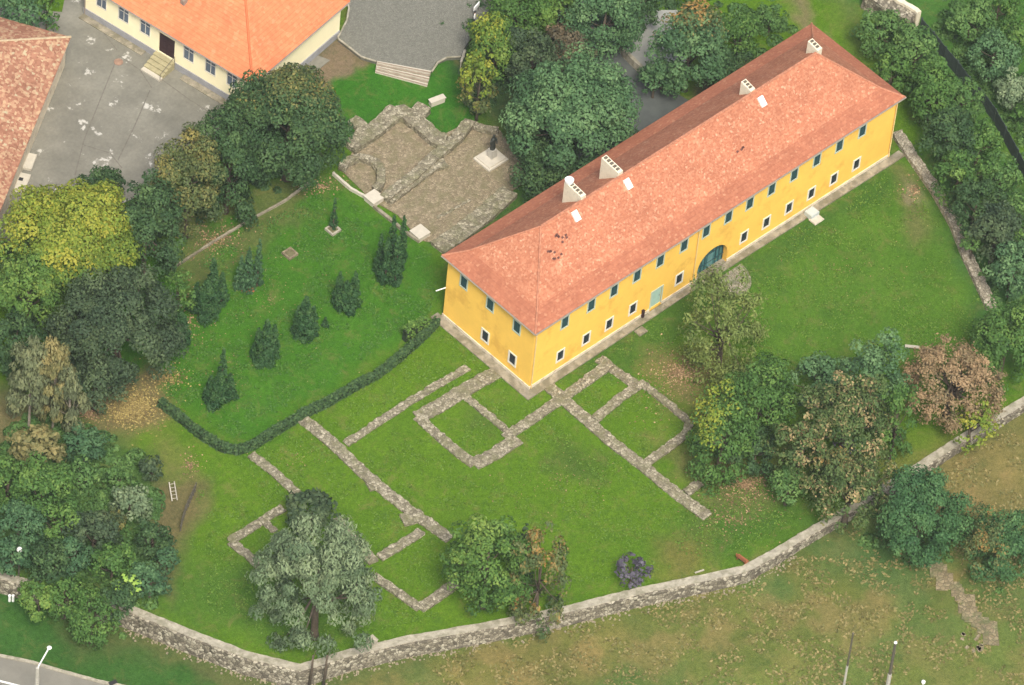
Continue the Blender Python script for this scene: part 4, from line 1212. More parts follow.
e = empty('wire_fence', pf[0], 'short leaning dark picket fence beside the weedy plot', 'fence')
for a, b_ in zip(pf[:-1], pf[1:]):
    mb = MB(); mb.tube([(a[0], a[1], 1.0), (b_[0], b_[1], 1.0)], .04, 5); mb.tube([(a[0], a[1], .4), (b_[0], b_[1], .4)], .04, 5); mb.build('rail', MAT['steel'], e)
    for f in (0, .33, .66):
        q_ = np.array(a) * (1 - f) + np.array(b_) * f; mb = MB(); mb.tube([(q_[0], q_[1], -.1), (q_[0] + .08, q_[1], 1.25)], .05, 5); mb.build('post', MAT['steel'], e)
# planters at the lawn
for (a, b, s_, lab) in ((290, 253, .95, 'empty square stone planter bed in the middle of the conifer lawn'), (333, 229, .95, 'square stone planter around the foot of the slim dark conifer')):
    p = at(a, b, .2); e = empty('square_planter', (p[0], p[1], 0), lab, 'planter')
    for dx_, dy_, lx, ly in ((0, s_ / 2, s_ + .16, .16), (0, -s_ / 2, s_ + .16, .16), (s_ / 2, 0, .16, s_ - .16), (-s_ / 2, 0, .16, s_ - .16)):
        mb = MB(); mb.box((p[0] + dx_, p[1] + dy_, .1), (lx, ly, .3)); mb.build('rim', MAT['gravel'] if a < 300 else MAT['coping'], e)
    mb = MB(); mb.box((p[0], p[1], .07), (s_ - .16, s_ - .16, .16)); mb.build('soil', plain('planter_soil', (.13, .12, .06), .3, 4), e)
for (a, b), lab in (((264, 357), 'pale timber log seat at the foot of the middle conifer'), ((248, 288), 'reddish timber edging at the foot of the pale weeping conifer')):
    p = at(a, b, .2); mb = MB(); mb.tube([(p[0] - .6, p[1] + .5, .18), (p[0] + .35, p[1] - .35, .2)], .13, 8); mb.tube([(p[0] - .6, p[1] + .2, .1), (p[0] + .25, p[1] - .6, .1)], .10, 8)
    tag(mb.build('timber_log', MAT['block' if a > 260 else 'wood']), lab, 'log')

# stone steps half buried in the field at the lower right
e = empty('buried_steps', gt(962, 605), 'half buried pale stone stairway in the dry field at the lower right', 'steps')
spx = [(938, 573), (946, 583), (956, 593), (966, 606), (975, 617), (984, 628), (992, 638)]
for k, (a, b) in enumerate(spx):
    p = gt(a, b); r = random.Random(k); mb = MB()
    for q_ in range(3): mb.box((p[0] + r.uniform(-.5, .5), p[1] + r.uniform(-.5, .5), p[2] + .02), (r.uniform(1.2, 2.1), r.uniform(.7, 1.2), .14 + .03 * q_), math.radians(45) + r.uniform(-.12, .12))
    mb.build('step', stone_mat('buried_step_stone', (.17, .14, .08), (.25, .20, .12), (.32, .26, .16), 2.5, moss=(.10, .12, .05)) if k == 0 else bpy.data.materials['buried_step_stone'], e)
p = gt(972, 642); mb = MB(); r = random.Random(3)
for k in range(16): an = r.uniform(0, 6.3); mb.box((p[0] + 1.1 * math.cos(an) * r.random(), p[1] + 1.1 * math.sin(an), p[2] + .06), (.4, .3, .12), an, top=.8)
tag(mb.build('stone_pile', MAT['gravel']), 'low heap of pale stones below the buried stairway', 'stone pile', kind='stuff')

# ------------------------------------------------------------------ vegetation
LEAFCOUNT = 0


def leaf_quads(C, N, size, r, up=0.0, aspect=1.5):
    n = len(C)
    N = N / (np.linalg.norm(N, axis=1, keepdims=True) + 1e-9)
    a = r.normal(size=(n, 3)); a -= (a * N).sum(1, keepdims=True) * N; a /= np.linalg.norm(a, axis=1, keepdims=True) + 1e-9
    if up: 
        a = a * (1 - up) + np.array([0, 0, -1.0]) * up; a -= (a * N).sum(1, keepdims=True) * N * .7; a /= np.linalg.norm(a, axis=1, keepdims=True) + 1e-9
    b = np.cross(N, a)
    s = size * r.uniform(.6, 1.25, (n, 1))
    A = a * s * .5 * aspect; B = b * s * .5
    # leaf-spray shape: a kite rather than a square
    V = np.stack([C - A, C + B * .9 - A * .05, C + A, C - B * .9 + A * .05], 1)
    return V


def crown(r, rx, rz, size=.34, lobes=None, dens=1.0, lobe_r=.26, open_=0.0, cone=False, droop=0.0, spread=.5):
    """leaf quads of a crown centred at the origin: many lobes on an uneven shell"""
    nl = lobes or int(36 + rx * rx * 3.4)
    u = r.normal(size=(nl, 3)); u /= np.linalg.norm(u, axis=1, keepdims=True)
    u[:, 2] = np.where(u[:, 2] < -.75, -u[:, 2] * .6, u[:, 2])
    rad = r.uniform(.52, .98, (nl, 1)) ** .7
    wob = 1 + .16 * np.sin(u[:, :1] * 3.1 + r.random() * 6) * np.cos(u[:, 1:2] * 2.7 + r.random() * 6)
    c = u * rad * wob
    lr = lobe_r * r.uniform(.55, 1.15, nl) * rx
    if cone:
        h = r.random(nl) ** .8; an = r.random(nl) * 6.283
        wv = (1 - h) ** .75 * r.uniform(.5, .95, nl)
        c = np.c_[np.cos(an) * wv, np.sin(an) * wv, h * 2 - 1]
        lr = lobe_r * rx * (1.15 - .8 * h) * r.uniform(.8, 1.2, nl)
    c = c * np.array([rx, rx, rz]) * (1 - (lobe_r * .55 if not cone else .15))
    tint = np.clip(r.normal(.5, .17, nl) + .12 * c[:, 2] / rz, 0, 1)
    area = (lr ** 2)
    tot = int(area.sum() * 11 / (size * size * .75) * dens * .5)
    tot = min(tot, 45000)
    li = r.choice(nl, tot, p=area / area.sum())
    d = r.normal(size=(tot, 3)); d /= np.linalg.norm(d, axis=1, keepdims=True)
    d[:, 2] = np.where((d[:, 2] < -.2) & (r.random(tot) < .7), -d[:, 2], d[:, 2])
    rr = lr[li][:, None] * (1 - open_ * r.random((tot, 1)) - .35 * r.random((tot, 1)) ** 2)
    P_ = c[li] + d * rr * np.array([1, 1, .85])
    N = d + u[li] * .35 * (0 if cone else 1) + r.normal(size=(tot, 3)) * spread + np.array([0, 0, .25])
    T = np.clip(tint[li] + r.normal(0, .13, tot), 0, 1)
    return leaf_quads(P_, N, size, r, droop, 1.5 if not droop else 2.2), T, c


def trunk_mesh(base, top, r0, limbs, cen, rnd):
    mb = MB()
    b0 = np.array(base, float); t0 = np.array(top, float)
    mid = (b0 + t0) / 2 + np.array([rnd.uniform(-.15, .15), rnd.uniform(-.15, .15), 0])
    mb.tube([b0 - [0, 0, .3], b0 + (mid - b0) * .15, mid, t0], [r0 * 1.5, r0, r0 * .75, r0 * .35], 8)
    for l in limbs:
        s_ = b0 + (t0 - b0) * rnd.uniform(.4, .8); e = cen + l * .88
        m_ = (s_ + e) / 2 + np.array([0, 0, -.08 * np.linalg.norm(e - s_)])
        mb.tube([s_, m_, e], [r0 * .42, r0 * .24, r0 * .08], 5)
    return mb


def tree(px, py, rpx, h, kind, label, rz=None, cat='tree', name='tree', group=None, dens=1.0, size=.19, open_=.0, lobe=.25, bark='bark',
         cone=False, droop=0., extra=None, seed=None, zb=None, spread=.5, limbs=9):
    """px,py: centre of the crown in the photograph; the crown's height above ground gives the real place"""
    global LEAFCOUNT
    r = np.random.default_rng(int(px * 7 + py * 13) if seed is None else seed); rnd = random.Random(int(px * 3 + py))
    rx = rpx / 10.75
    rz = math.sqrt(max((rz / 10.75) ** 2 - (.737 * rx) ** 2, (.4 * rx) ** 2)) / .675 if rz else rx * .9
    if h > 4: h = min(max(h, 1.9 * rz), 2 * rz + 1.0)
    z0 = 0.0 if zb is None else zb
    for _ in range(4):
        cz = z0 + h - rz; p = at(px, py, cz)
        if zb is None: z0 = float(zterr([p[:2]])[0])
    cz = z0 + h - rz; p = at(px, py, cz)
    e = empty(name, (p[0], p[1], z0), label, cat, group)
    V, T, c = crown(r, rx, rz, size, dens=dens, open_=open_, lobe_r=lobe, cone=cone, droop=droop, spread=spread)
    ex = np.percentile(np.hypot(V[:, 0, 0], V[:, 0, 1]), 96); ezt = np.percentile(V[:, 0, 2], 98)
    k_ = np.array([rx / ex, rx / ex, rz / ezt]); V = (V * k_).astype(float); c = c * k_
    mats = [F[kind]]
    V = V + np.array([p[0], p[1], cz])
    me = quads_mesh('crown', V, T)
    if extra:     # (kind, direction xyz, share): a part of the crown turning colour
        k2, dv, thr = extra
        mats.append(F[k2]); cc = (V.mean(1) - np.array([p[0], p[1], cz])) / np.array([rx, rx, rz])
        mi = ((cc @ np.array(dv) + r.normal(0, .18, len(cc))) > thr).astype(np.int32)
        me.polygons.foreach_set('material_index', mi)
    o = link('crown', me, mats, e)
    LEAFCOUNT += len(V)
    zlow = z0 if h - 2 * rz > .2 else z0
    tb = trunk_mesh((p[0], p[1], zlow), (p[0], p[1], cz + rz * .35), max(.07, min(.4, rx * .07)), [] if cone else [c[i] for i in r.choice(len(c), min(limbs, len(c)), replace=False)], np.array([p[0], p[1], cz]), rnd)
    tb.build('trunk', MAT[bark], e, True)
    return e


B = 'broadleaf trees around the grounds'
# upper left row
tree(72, 240, 63, 12.5, 'yellow', 'big round yellow green tree beside the schoolyard', rz=58, size=.21, extra=('lime', (-.3, -.1, -.8), .15))
tree(28, 292, 38, 9.5, 'lime', 'bright green tree at the left edge below the yellow green crown', size=.21)
tree(118, 330, 60, 12, 'slate', 'large dark grey green tree at the upper end of the yellow leaf carpet', rz=58, lobe=.2)
tree(146, 238, 40, 11, 'dark', 'dark green tree directly right of the yellow green crown', rz=52)
tree(188, 188, 40, 12.5, 'olive', 'olive brown turning tree between the dark trees on the edge of the schoolyard', rz=52)
tree(228, 170, 38, 12, 'dark', 'dark tree between the olive tree and the great dark chestnut', rz=54)
tree(290, 128, 58, 13.5, 'dark', 'great dark green chestnut by the corner of the cream building', rz=60, extra=('olive', (.35, .3, .75), .62))
tree(252, 115, 34, 11, 'dark', 'dark green tree tucked against the corner window of the cream building', rz=40)
tree(100, 186, 24, 9.5, 'dark', 'small dark treetop showing behind the yellow green crown')
tree(14, 345, 30, 9, 'dark', 'dark green tree at the left edge above the birches')
tree(178, 300, 18, 5.5, 'mid', 'small fresh green tree at the right side of the dark grey green crown', rz=30, dens=.8)
tree(95, 385, 28, 6, 'slate', 'low dark tree below the large dark grey green tree')
tree(24, 10, 26, 9, 'blue', 'bluish conifer crown behind the old tiled roof', size=.21)
tree(47, 10, 14, 6, 'mid', 'narrow green tree right of the bluish conifer crown', rz=24)
# birches and scrub plot
W = 'weeping birches on the left'
tree(30, 388, 22, 11, 'birch', 'grey green weeping birch, leftmost of the birch pair', rz=44, name='birch_tree', group=W, droop=.7, size=.17, open_=.3, bark='bark_p', dens=1.1, lobe=.36)
tree(54, 388, 19, 11.5, 'gold', 'golden weeping birch between the grey birches and the dark tree', rz=45, name='birch_tree', group=W, droop=.7, size=.17, open_=.3, bark='bark_p', dens=1.1, lobe=.36)
tree(70, 408, 18, 8.5, 'birch', 'slim grey green birch right of the golden birch', rz=38, name='birch_tree', group=W, droop=.7, size=.17, open_=.3, bark='bark_p', dens=1.1, lobe=.36)
tree(38, 447, 27, 4.5, 'gold', 'low spreading straw coloured bush below the golden birch', rz=22, name='bush', cat='bush', open_=.4, dens=.7, size=.28)
tree(84, 445, 21, 3.6, 'blue', 'rounded deep green bush right of the straw coloured bush', name='bush', cat='bush')
SB = 'bushes and young trees of the lower left thicket'
thicket = [
    (8, 485, 26, 6, 'mid', 'green tree at the left edge of the thicket, uppermost there'), (42, 492, 32, 6.5, 'mid', 'broad green tree in the upper middle of the thicket'), (80, 478, 20, 3, 'scrub', 'low green bush below the deep green round bush'),
    (20, 525, 28, 7, 'blue', 'bluish green tree above the small left street lamp'), (60, 525, 26, 6.5, 'mid', 'green tree in the centre left of the thicket'), (95, 535, 26, 6.5, 'slate', 'grey green tree in the centre of the thicket'),
    (12, 558, 20, 5, 'blue', 'bluish bush hiding the foot of the small left street lamp'), (48, 565, 24, 7, 'dark', 'dark green tree right of the small left street lamp'), (112, 565, 23, 6, 'mid', 'rounded fresh green tree in the middle of the thicket near the wall end'),
    (40, 598, 22, 7, 'lime', 'yellowish green tree overhanging the boundary wall at lower left'), (64, 596, 24, 7, 'mid', 'green tree over the wall between the yellowish tree and the lowest one'), (92, 618, 28, 7.5, 'mid', 'green tree lowest of the thicket, above the street'),
    (118, 600, 20, 6.5, 'dark', 'dark green tree beside the bright sapling at the wall end'), (150, 580, 20, 4.5, 'blue', 'bluish green bush at the right corner of the thicket'), (130, 507, 21, 3.2, 'silver', 'pale grey green bush behind the ladder'),
    (152, 540, 21, 4, 'dark', 'dark green bush between the pale bush and the picket fence'), (166, 560, 14, 3.5, 'blue', 'small bluish bush at the right edge of the thicket'), (152, 470, 14, 2.6, 'slate', 'small grey bush above the ladder'),
    (118, 484, 18, 2.4, 'scrub', 'flat green bush above the pale grey green bush'), (112, 520, 13, 2.6, 'olive', 'small olive bush left of the pale grey green bush'), (75, 555, 22, 6.2, 'blue', 'blue green tree in the lower centre of the thicket')]
for a, b, rr, h, k, lab in thicket:
    tree(a, b, rr, h, k, lab, name='thicket_tree' if h > 4.6 else 'thicket_bush', cat='tree' if h > 4.6 else 'bush', group=SB, dens=.9, zb=0.0 if b < 590 else None)
# bright sapling with a star of long leaves
p = at(128, 587, 3.2); e = empty('sapling', (p[0], p[1], 0), 'bright yellow green sapling with a star of long leaves at the wall end', 'young tree')
r = np.random.default_rng(3); C_ = []; N_ = []; A_l = []
V = []
for k in range(14):
    an = k * 2.4; dv = np.array([math.cos(an), math.sin(an), .25]); w_ = np.array([-math.sin(an), math.cos(an), 0]) * .2; c = np.array([p[0], p[1], 3.0 + .2 * (k % 3)])
    for i in range(3): V.append([c + dv * (.3 + .28 * i), c + dv * (.5 + .28 * i) + w_, c + dv * (.75 + .28 * i) - [0, 0, .06 * i], c + dv * (.5 + .28 * i) - w_])
V = np.array(V); link('leaves', quads_mesh('leaves', V, r.uniform(.4, 1, len(V))), F['yellow'] if False else foliage('bright_sapling_leaves', (.15, .30, .05), (.25, .42, .07), (.35, .5, .1)), e)
mb = MB(); mb.tube([(p[0], p[1], -.2), (p[0], p[1], 3.1)], [.08, .04], 6); mb.build('stem', MAT['bark_p'], e)

# silver willow and neighbours at the bottom
tree(318, 588, 57, 13, 'silver', 'large silvery grey willow hanging over the boundary wall', rz=68, name='willow_tree', droop=.6, size=.17, lobe=.19, open_=.25, dens=.8, bark='bark')
tree(312, 512, 27, 5, 'slate', 'grey green bush on the foundation just above the willow', name='bush', cat='bush', size=.28, open_=.2, rz=22)
tree(278, 556, 15, 5, 'silver', 'small silvery shoot cluster at the upper left side of the willow', name='bush', cat='bush', size=.28, rz=26)
for (a0, b0), (a1, b1), lab in (((308, 690), (313, 655), 'left of two dark leaning stems below the willow'), ((323, 690), (327, 655), 'right of two dark leaning stems below the willow')):
    g_ = gt(a0, b0); tp = at(a1, b1, g_[2] + 4.5); mb = MB(); mb.tube([(tp[0] - .1, tp[1] + .1, g_[2] - .3), (tp[0], tp[1], g_[2] + 2.5), tp], [.15, .12, .07], 7)
    mb.tube([(tp[0], tp[1], g_[2] + 3.4), (tp[0] + .5, tp[1] + .2, g_[2] + 4.6)], [.05, .02], 5)
    tag(mb.build('bare_stem', MAT['bark'], None, True), lab, 'tree trunk', 'bare stems below the willow')
tree(487, 568, 40, 10, 'mid', 'green broad tree in front of the boundary wall in the middle of the photograph', rz=52, size=.21, extra=('lime', (-.5, -.3, .5), .4))
tree(540, 580, 30, 8.5, 'orange', 'golden tinted tree touching the right side of the green tree by the wall', rz=44, open_=.25, dens=.8)
tree(522, 556, 17, 9.8, 'slate', 'grey green crown wedged between the green tree and the golden tree', rz=28)
tree(632, 570, 18, 3.2, 'purple', 'round purple grey shrub standing just inside the boundary wall', rz=16, name='purple_shrub', cat='shrub', size=.22, lobe=.2, open_=.2)

# middle right group
tree(724, 332, 42, 8.5, 'haze', 'thin see through tree in front of the arched gate', rz=54, dens=.24, open_=.95, size=.15, limbs=16, lobe=.32, droop=.35)
tree(760, 402, 37, 10.5, 'mid', 'fresh green tree at the top left of the tree group near the right wall', rz=42)
tree(722, 440, 36, 9.5, 'mid', 'green tree with a few golden leaves at the left end of the tree group', rz=46, extra=('yellow', (-.5, .3, .75), .75))
tree(755, 450, 26, 7, 'dark', 'dark green tree low in the left part of the tree group')
tree(818, 385, 30, 9, 'linden', 'soft green tree at the top of the tree group', rz=32)
tree(872, 380, 34, 11, 'linden', 'tall green tree left of the russet tree', rz=44)
tree(895, 425, 24, 9, 'mid', 'green tree between the russet tree and the seeded ash', rz=42)
tree(845, 425, 48, 11.5, 'fleck', 'large ash with pale orange seed clusters, in the middle of the tree group', rz=50, lobe=.17, spread=.7)
tree(800, 455, 32, 9, 'fleck', 'smaller seeded ash with beige clusters low in the tree group', rz=40, lobe=.2, spread=.7)
tree(850, 490, 42, 9.5, 'fleck', 'seeded ash overhanging the boundary wall', rz=40, lobe=.18, extra=('orange', (.3, .5, .5), .6), spread=.7, zb=0.0)
tree(788, 485, 20, 5, 'scrub', 'light green bush at the lower left foot of the tree group')
tree(848, 455, 17, 11.5, 'purple', 'dead grey bare crown in the middle of the seeded ashes', rz=18, dens=.35, size=.2, open_=.8)
tree(952, 385, 49, 10, 'brown', 'russet brown autumn tree by the right part of the boundary wall', rz=44, open_=.85, dens=.55, size=.15, limbs=30, lobe=.22)
tree(972, 424, 27, 5, 'yellow', 'sparse yellow green leaves of a young tree at the foot of the russet tree', dens=.3, open_=.9, size=.19, rz=26, zb=0.0)
tree(1005, 345, 36, 9, 'mid', 'dense green tree at the right edge beside the russet tree', rz=42)
tree(920, 518, 44, 9.5, 'feather', 'feathery mid green tree outside the boundary wall', rz=44, size=.17, open_=.5)
tree(1000, 545, 40, 6.5, 'feather', 'light green tree with reddish tips at the right edge of the field', rz=34, size=.17, open_=.5, extra=('orange', (-.7, .4, .5), .6), dens=.7)

# north side
tree(574, 122, 67, 15.5, 'linden', 'very large round linden behind the yellow building', rz=64, size=.21, lobe=.2)
tree(548, 165, 40, 8.5, 'dark', 'dark lower tree in the shade of the very large linden', rz=34, dens=.7)
tree(497, 48, 33, 11, 'lime', 'yellowish green tree at the courtyard edge', rz=34, extra=('yellow', (-.2, .3, .8), .75))
tree(480, 84, 22, 9, 'yellow', 'golden green tree just below the yellowish green courtyard tree', rz=32, extra=('olive', (0, 0, -1), .0))
tree(532, 60, 31, 13.5, 'slate', 'dark grey green tree between the courtyard tree and the linden', rz=34)
tree(564, 50, 30, 14.5, 'rust', 'reddish brown tree behind the very large linden', rz=27)
tree(518, 8, 34, 10, 'mid', 'green tree at the top edge behind the courtyard')
tree(560, 12, 30, 10, 'lime', 'fresh green tree at the top edge, second from the courtyard')
tree(605, 24, 38, 12, 'linden', 'broad green tree left of the pale terrace', rz=40)
tree(640, 6, 24, 9, 'dark', 'dark green tree at the top edge above the pale terrace')
tree(690, 48, 42, 12.5, 'linden', 'broad tree with an orange tinted crown right of the pale terrace', rz=46, extra=('orange', (.45, .45, .6), .45), size=.21)
tree(655, 78, 20, 6, 'linden', 'small rounded tree at the kerb of the pale terrace')
tree(740, 36, 24, 6, 'mid', 'green bush on the bank between the orange tinted tree and the roof corner', name='bush', cat='bush', dens=.8)
tree(770, 20, 18, 3.5, 'scrub', 'pale green bush on the grassy bank at the top', name='bush', cat='bush', dens=.8)
tree(735, 70, 22, 4.5, 'dark', 'dark bush close behind the far end of the long roof', name='bush', cat='bush')
NE = 'trees of the belt east of the yellow building'
belt = [(868, 42, 26, 5.5, 'scrub', 'pale green low tree nearest the ruined wall end, to its left'), (905, 60, 26, 6, 'scrub', 'pale green tree right below the ruined wall end'), (880, 82, 22, 6, 'mid', 'green tree behind the far hip of the yellow roof'),
        (920, 100, 30, 7.5, 'mid', 'green tree beside the far eave corner of the yellow building'), (950, 108, 22, 6, 'scrub', 'light green tree between the belt and the dark fence, upper one'), (938, 145, 30, 8, 'dark', 'dark green tree behind the upper end of the low garden wall'),
        (968, 150, 22, 6.5, 'mid', 'green tree between the belt and the dark fence, lower one'), (948, 185, 28, 8, 'mid', 'green tree above the middle of the low garden wall'), (965, 215, 28, 8, 'dark', 'dark green tree right of the middle of the low garden wall'),
        (990, 185, 22, 5.5, 'scrub', 'light green tree in the middle of the east belt'), (985, 240, 30, 8, 'slate', 'grey green tree right of the lower half of the low garden wall'), (1008, 222, 22, 6, 'scrub', 'pale bush like tree at the right edge, upper one'),
        (1002, 275, 28, 7, 'linden', 'soft green tree at the lower end of the low garden wall'), (1020, 255, 22, 6, 'mid', 'green tree at the right edge above the lower garden wall end'), (962, 250, 14, 4, 'scrub', 'small light green bush leaning on the low garden wall')]
for a, b, rr, h, k, lab in belt: tree(a + 11, b - 7, rr, h, k, lab, group=NE, name='belt_tree', rz=rr * 1.05)
NE2 = 'trees beyond the dark board fence'
far = [(962, 22, 26, 7, 'scrub', 'pale green tree just beyond the upper end of the dark fence'), (985, 58, 28, 7, 'linden', 'soft green tree beyond the middle of the dark fence'), (1008, 40, 22, 6, 'mid', 'green tree at the upper right behind the soft green one'),
       (1005, 92, 22, 6, 'silver', 'silvery green tree beyond the lower part of the dark fence'), (990, 8, 22, 6, 'mid', 'green tree at the top edge beyond the dark fence'), (1018, 118, 16, 5, 'mid', 'green bush at the right edge beyond the dark fence')]
for a, b, rr, h, k, lab in far: tree(a + 9, b - 2, rr, h, k, lab, group=NE2, name='orchard_tree')

# conifers on the lawn: one upright mass or several spires each
CG = 'conifers planted on the walled lawn'


def conifer(label, spires, kind='thuja', extra=None):
    global LEAFCOUNT
    b = spires[0]; g_ = at(b[0], b[1], 0)
    e = empty('conifer', g_, label, 'conifer', CG)
    Vs, Ts = [], []; mb = MB()
    for i, (a, by, w, h) in enumerate(spires):
        w *= .88; h *= .86
        r = np.random.default_rng(int(a * 5 + by)); x, y, _ = at(a, by, 0)
        V, T, c = crown(r, w, h / 2, .17, lobes=int(50 + w * h * 12), dens=2.2, lobe_r=.34, cone=True, droop=0, spread=.8)
        V = V * np.array([.86 * w / np.percentile(np.hypot(V[:, 0, 0], V[:, 0, 1]), 95)] * 2 + [h / 2 / np.percentile(V[:, 0, 2], 99)])
        Vs.append(V + np.array([x, y, h / 2])); Ts.append(T); mb.tube([(x, y, -.1), (x, y, h * .7)], [.09, .03], 6)
    V = np.concatenate(Vs); LEAFCOUNT += len(V)
    link('crown', quads_mesh('crown', V, np.concatenate(Ts)), F[kind], e)
    mb.build('trunk', MAT['bark'], e)


conifer('slim dark columnar conifer standing in its square stone planter', [(333, 228, .55, 4.6)])
conifer('tall group of dark upright conifer spires next to the gravel court', [(385, 282, .95, 6.6), (395, 284, .9, 7.2), (379, 272, .85, 5.6), (400, 268, .85, 7.8), (390, 268, .85, 8.0)])
conifer('low round dark conifer with reddish top, left of the tall spire group', [(345, 310, 1.15, 4.4), (353, 306, .95, 5.2), (338, 305, .9, 5.0)])
conifer('dark pointed conifer in the middle of the lawn with a small side shoot', [(304, 336, 1.3, 6.0), (312, 334, .85, 4.2), (297, 334, .85, 4.2), (325, 327, .45, 1.5)])
conifer('dark pointed conifer with a pale log at its foot', [(265, 361, 1.3, 6.2), (257, 357, .9, 4.2), (273, 356, .9, 4.8)])
conifer('dark two stepped conifer nearest the hedge corner', [(218, 403, 1.4, 4.4), (221, 395, .9, 7.0), (229, 397, 1.0, 3.6), (210, 400, .9, 3.6)])
conifer('broad green conifer near the edging wall, left of the pale weeping one', [(205, 316, 1.5, 5.4), (211, 308, 1.2, 7.6), (196, 311, 1.0, 4.4), (221, 302, .9, 4.6)], 'thuja')
conifer('pale weeping conifer of thin spires with reddish timber at its foot', [(247, 289, .95, 6.0), (257, 286, .8, 7.2), (240, 287, .8, 4.8)], 'blue')
conifer('short conifer beside the dark grey green tree crown', [(180, 342, 1.3, 4.6), (172, 334, 1.2, 5.0)], 'thuja')


# clipped hedge
def hedge(label, pts, w, h, kind='hedge', seed=1, name='hedge', cat='hedge'):
    pp = resample([at(a, b, h)[:2] for a, b in pts], .18); r = np.random.default_rng(seed); C_, N_ = [], []
    for i in range(len(pp) - 1):
        d = pp[i + 1] - pp[i]; d /= np.linalg.norm(d); n_ = np.array([-d[1], d[0]]); hh = h * (1 + .08 * math.sin(i * .21) + .05 * math.sin(i * .77))
        k = 34
        u = r.uniform(-1, 1, k); zt = r.random(k); face = r.random(k)
        off = np.where(face < .45, u * w / 2, np.sign(u) * w / 2 * r.uniform(.85, 1.08, k)); z = np.where(face < .45, hh * r.uniform(.9, 1.06, k), hh * zt)
        q_ = pp[i][None] + d[None] * r.uniform(0, .18, (k, 1)) + n_[None] * off[:, None]
        C_.append(np.c_[q_, z]); N_.append(np.c_[n_[None] * np.where(face < .45, 0, np.sign(u))[:, None], np.where(face < .45, 1, .2)])
    C_ = np.concatenate(C_); N_ = np.concatenate(N_) + r.normal(size=(len(C_), 3)) * .45
    V = leaf_quads(C_, N_, .2, r); T = np.clip(r.normal(.5, .2, len(V)), 0, 1)
    c = pp[len(pp) // 2]; e = empty(name, (c[0], c[1], 0), label, cat)
    link('foliage', quads_mesh('foliage', V, T), F[kind] if kind in F else MAT[kind], e)
    o = strip('branch_core', [tuple(p) for p in pp], w * .8, -.1, h * .85, plain('hedge_core', (.02, .035, .015), .3, 3), e, step=.5, jit=.05)


hedge('clipped dark green hedge with a rounded corner around the conifer lawn', [(160, 399), (176, 411), (200, 430), (222, 444), (238, 447), (255, 441), (280, 425), (305, 410), (328, 399), (350, 386), (378, 371), (400, 354), (420, 336), (438, 318)], .62, .85)
hedge('bright yellow green shoots on the hedge end next to the yellow building', [(405, 329), (417, 322), (428, 319)], .7, 1.6, 'lime', 4, 'shrub', 'shrub')

# fallen leaves and undergrowth (nobody could count them)
def scatter(name, label, cat, zones, kind, size, hgt=.02, seed=1):
    r = np.random.default_rng(seed); C_ = []
    for (cx, cy, rx, ry, n) in zones:
        a = r.random(n) * 6.283; q = np.abs(r.normal(0, .55, n))
        xs, ys = cx + rx * q * np.cos(a), cy + ry * q * np.sin(a)
        for x, y in zip(xs, ys):
            p = at(x, y, 0.0)
            C_.append((p[0], p[1], hgt))
    C_ = np.array(C_); C_[:, 2] += zterr(C_[:, :2]) + .01
    N_ = np.tile([0, 0, 1.0], (len(C_), 1)) + r.normal(size=(len(C_), 3)) * .3
    V = leaf_quads(C_, N_, size, r, 0, 1.2); o = link(name, quads_mesh(name, V, r.random(len(V))), F[kind])
    return tag(o, label, cat, kind='stuff')


scatter('yellow_leaf_litter', 'carpet of fallen yellow leaves above the hedge corner', 'fallen leaves', [(137, 407, 30, 22, 2600), (165, 378, 26, 14, 420), (120, 415, 26, 16, 500)], 'litter', .18)
scatter('brown_leaf_litter', 'brown and beige fallen leaves scattered under the trees on the grass', 'fallen leaves',
        [(680, 372, 38, 24, 900), (735, 376, 20, 14, 260), (745, 485, 50, 28, 900), (215, 240, 45, 28, 500), (190, 320, 40, 50, 260), (660, 400, 30, 30, 200), (90, 412, 26, 18, 400), (730, 520, 50, 26, 200), (320, 186, 26, 10, 260), (915, 190, 16, 14, 120), (190, 465, 14, 14, 120)], 'litter_b', .16, seed=2)


def undergrowth(name, label, zones, kind, seed):
    r = np.random.default_rng(seed); Vs, Ts = [], []
    for (x0, y0, x1, y1, n, s) in zones:
        for k in range(n):
            f = r.random(); px = x0 + (x1 - x0) * f + r.normal(0, s); py = y0 + (y1 - y0) * f + r.normal(0, s); p = gt(px, py)
            if 163 < px < 400 and py > 450: continue
            rr = r.uniform(.3, .9); m_ = int(rr * rr * 170) + 20
            d = r.normal(size=(m_, 3)); d /= np.linalg.norm(d, axis=1, keepdims=True); d[:, 2] = np.abs(d[:, 2])
            Vs.append(leaf_quads(d * rr * np.array([1, 1, .7]) + np.array(p), d + r.normal(size=(m_, 3)) * .5, .26, r)); Ts.append(np.clip(r.normal(r.uniform(.3, .7), .15, m_), 0, 1))
    V = np.concatenate(Vs); global LEAFCOUNT; LEAFCOUNT += len(V)
    tag(link(name, quads_mesh(name, V, np.concatenate(Ts)), F[kind]), label, 'undergrowth', kind='stuff')


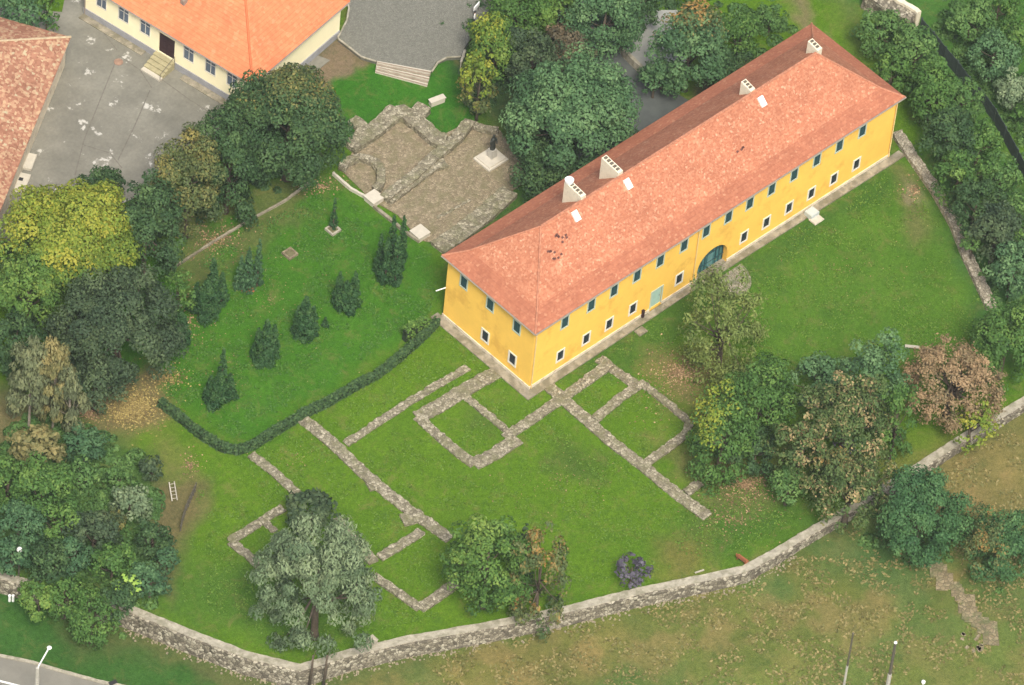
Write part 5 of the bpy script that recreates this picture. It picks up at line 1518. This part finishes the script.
undergrowth('thicket_undergrowth', 'weeds and brambles filling the ground of the left thicket', [(10, 460, 170, 560, 170, 22), (0, 540, 140, 590, 110, 14), (60, 440, 160, 490, 60, 12), (5, 430, 60, 430, 20, 8)], 'scrub', 1)
undergrowth('bank_undergrowth', 'low bushes and weeds covering the bank east of the yellow building', [(892, 20, 1034, 300, 240, 9), (950, 10, 1040, 150, 160, 12), (700, 50, 780, 20, 60, 14), (990, 200, 1030, 330, 60, 14)], 'scrub', 2)
undergrowth('courtyard_undergrowth', 'dark shrubs filling the ground behind the courtyard and the linden', [(470, 20, 560, 30, 60, 14), (470, 100, 500, 70, 30, 10), (560, 10, 700, 10, 60, 14), (50, 245, 290, 168, 90, 7), (0, 260, 60, 380, 60, 10)], 'dark', 3)
undergrowth('field_weeds', 'green weeds at the foot of the trees outside the boundary wall', [(860, 520, 1010, 570, 40, 14)], 'scrub', 4)

def tufts(name, label, poly, n, kind, size, seed, keep=None):
    r = np.random.default_rng(seed); W3 = np.array([gt(a, b)[:2] for a, b in poly]); lo_, hi_ = W3.min(0), W3.max(0)
    Q = lo_ + (hi_ - lo_) * r.random((n * 3, 2)); Q = Q[inside(Q, W3)]
    Q = Q[vnoise(Q, 1.7, seed) * .6 + vnoise(Q, .6, seed + 1) * .4 > .5]
    d, par, sd_ = polydist(Q, WPX); Q = Q[(d > 1.5) & (sd_ == (1 if keep else -1))][:n]
    C_ = np.c_[Q, zterr(Q) + .05]; N_ = r.normal(size=(len(C_), 3)) * .6 + [0, 0, 1.3]
    V = leaf_quads(C_, N_, size, r, 0, 1.6); tag(link(name, quads_mesh(name, V, r.random(len(V))), F[kind]), label, 'grass', kind='stuff')


F['drygrass'] = foliage('dry_grass_blades', (0.12, 0.13, 0.04), (0.19, 0.17, 0.06), (0.30, 0.24, 0.10))
F['lawngrass'] = foliage('lawn_blades', (0.070, 0.15, 0.015), (0.095, 0.18, 0.018), (0.13, 0.21, 0.03))
F['richgrass'] = foliage('deep_green_lawn_blades', (0.040, 0.12, 0.018), (0.060, 0.15, 0.02), (0.095, 0.19, 0.03))  # richer, deeper green than the main lawn
tufts('dry_grass', 'dry straw coloured grass tufts in the field outside the boundary wall', [(330, 700), (520, 620), (760, 570), (830, 540), (1060, 400), (1100, 720), (340, 760)], 22000, 'drygrass', .22, 1)
tufts('lawn_grass', 'short grass tufts and clover on the lawn around the excavated foundations', [(250, 450), (440, 325), (530, 400), (900, 165), (1000, 320), (900, 440), (740, 560), (560, 600), (300, 650), (180, 600), (200, 480)], 26000, 'lawngrass', .14, 2, True)
tufts('conifer_lawn_grass', 'deep green grass tufts on the lawn between the planted conifers', [(180, 270), (330, 185), (440, 260), (430, 315), (300, 400), (235, 440), (165, 395)], 9000, 'richgrass', .14, 3, True)
scatter('lawn_flecks', 'pale fallen leaves and daisies flecking the lawns', 'fallen leaves', [(270, 300, 90, 70, 260), (560, 480, 140, 60, 160), (840, 270, 90, 60, 160), (300, 460, 60, 60, 90), (230, 380, 40, 40, 160)], 'litter_b', .11, seed=9)
print('leaf faces', LEAFCOUNT)
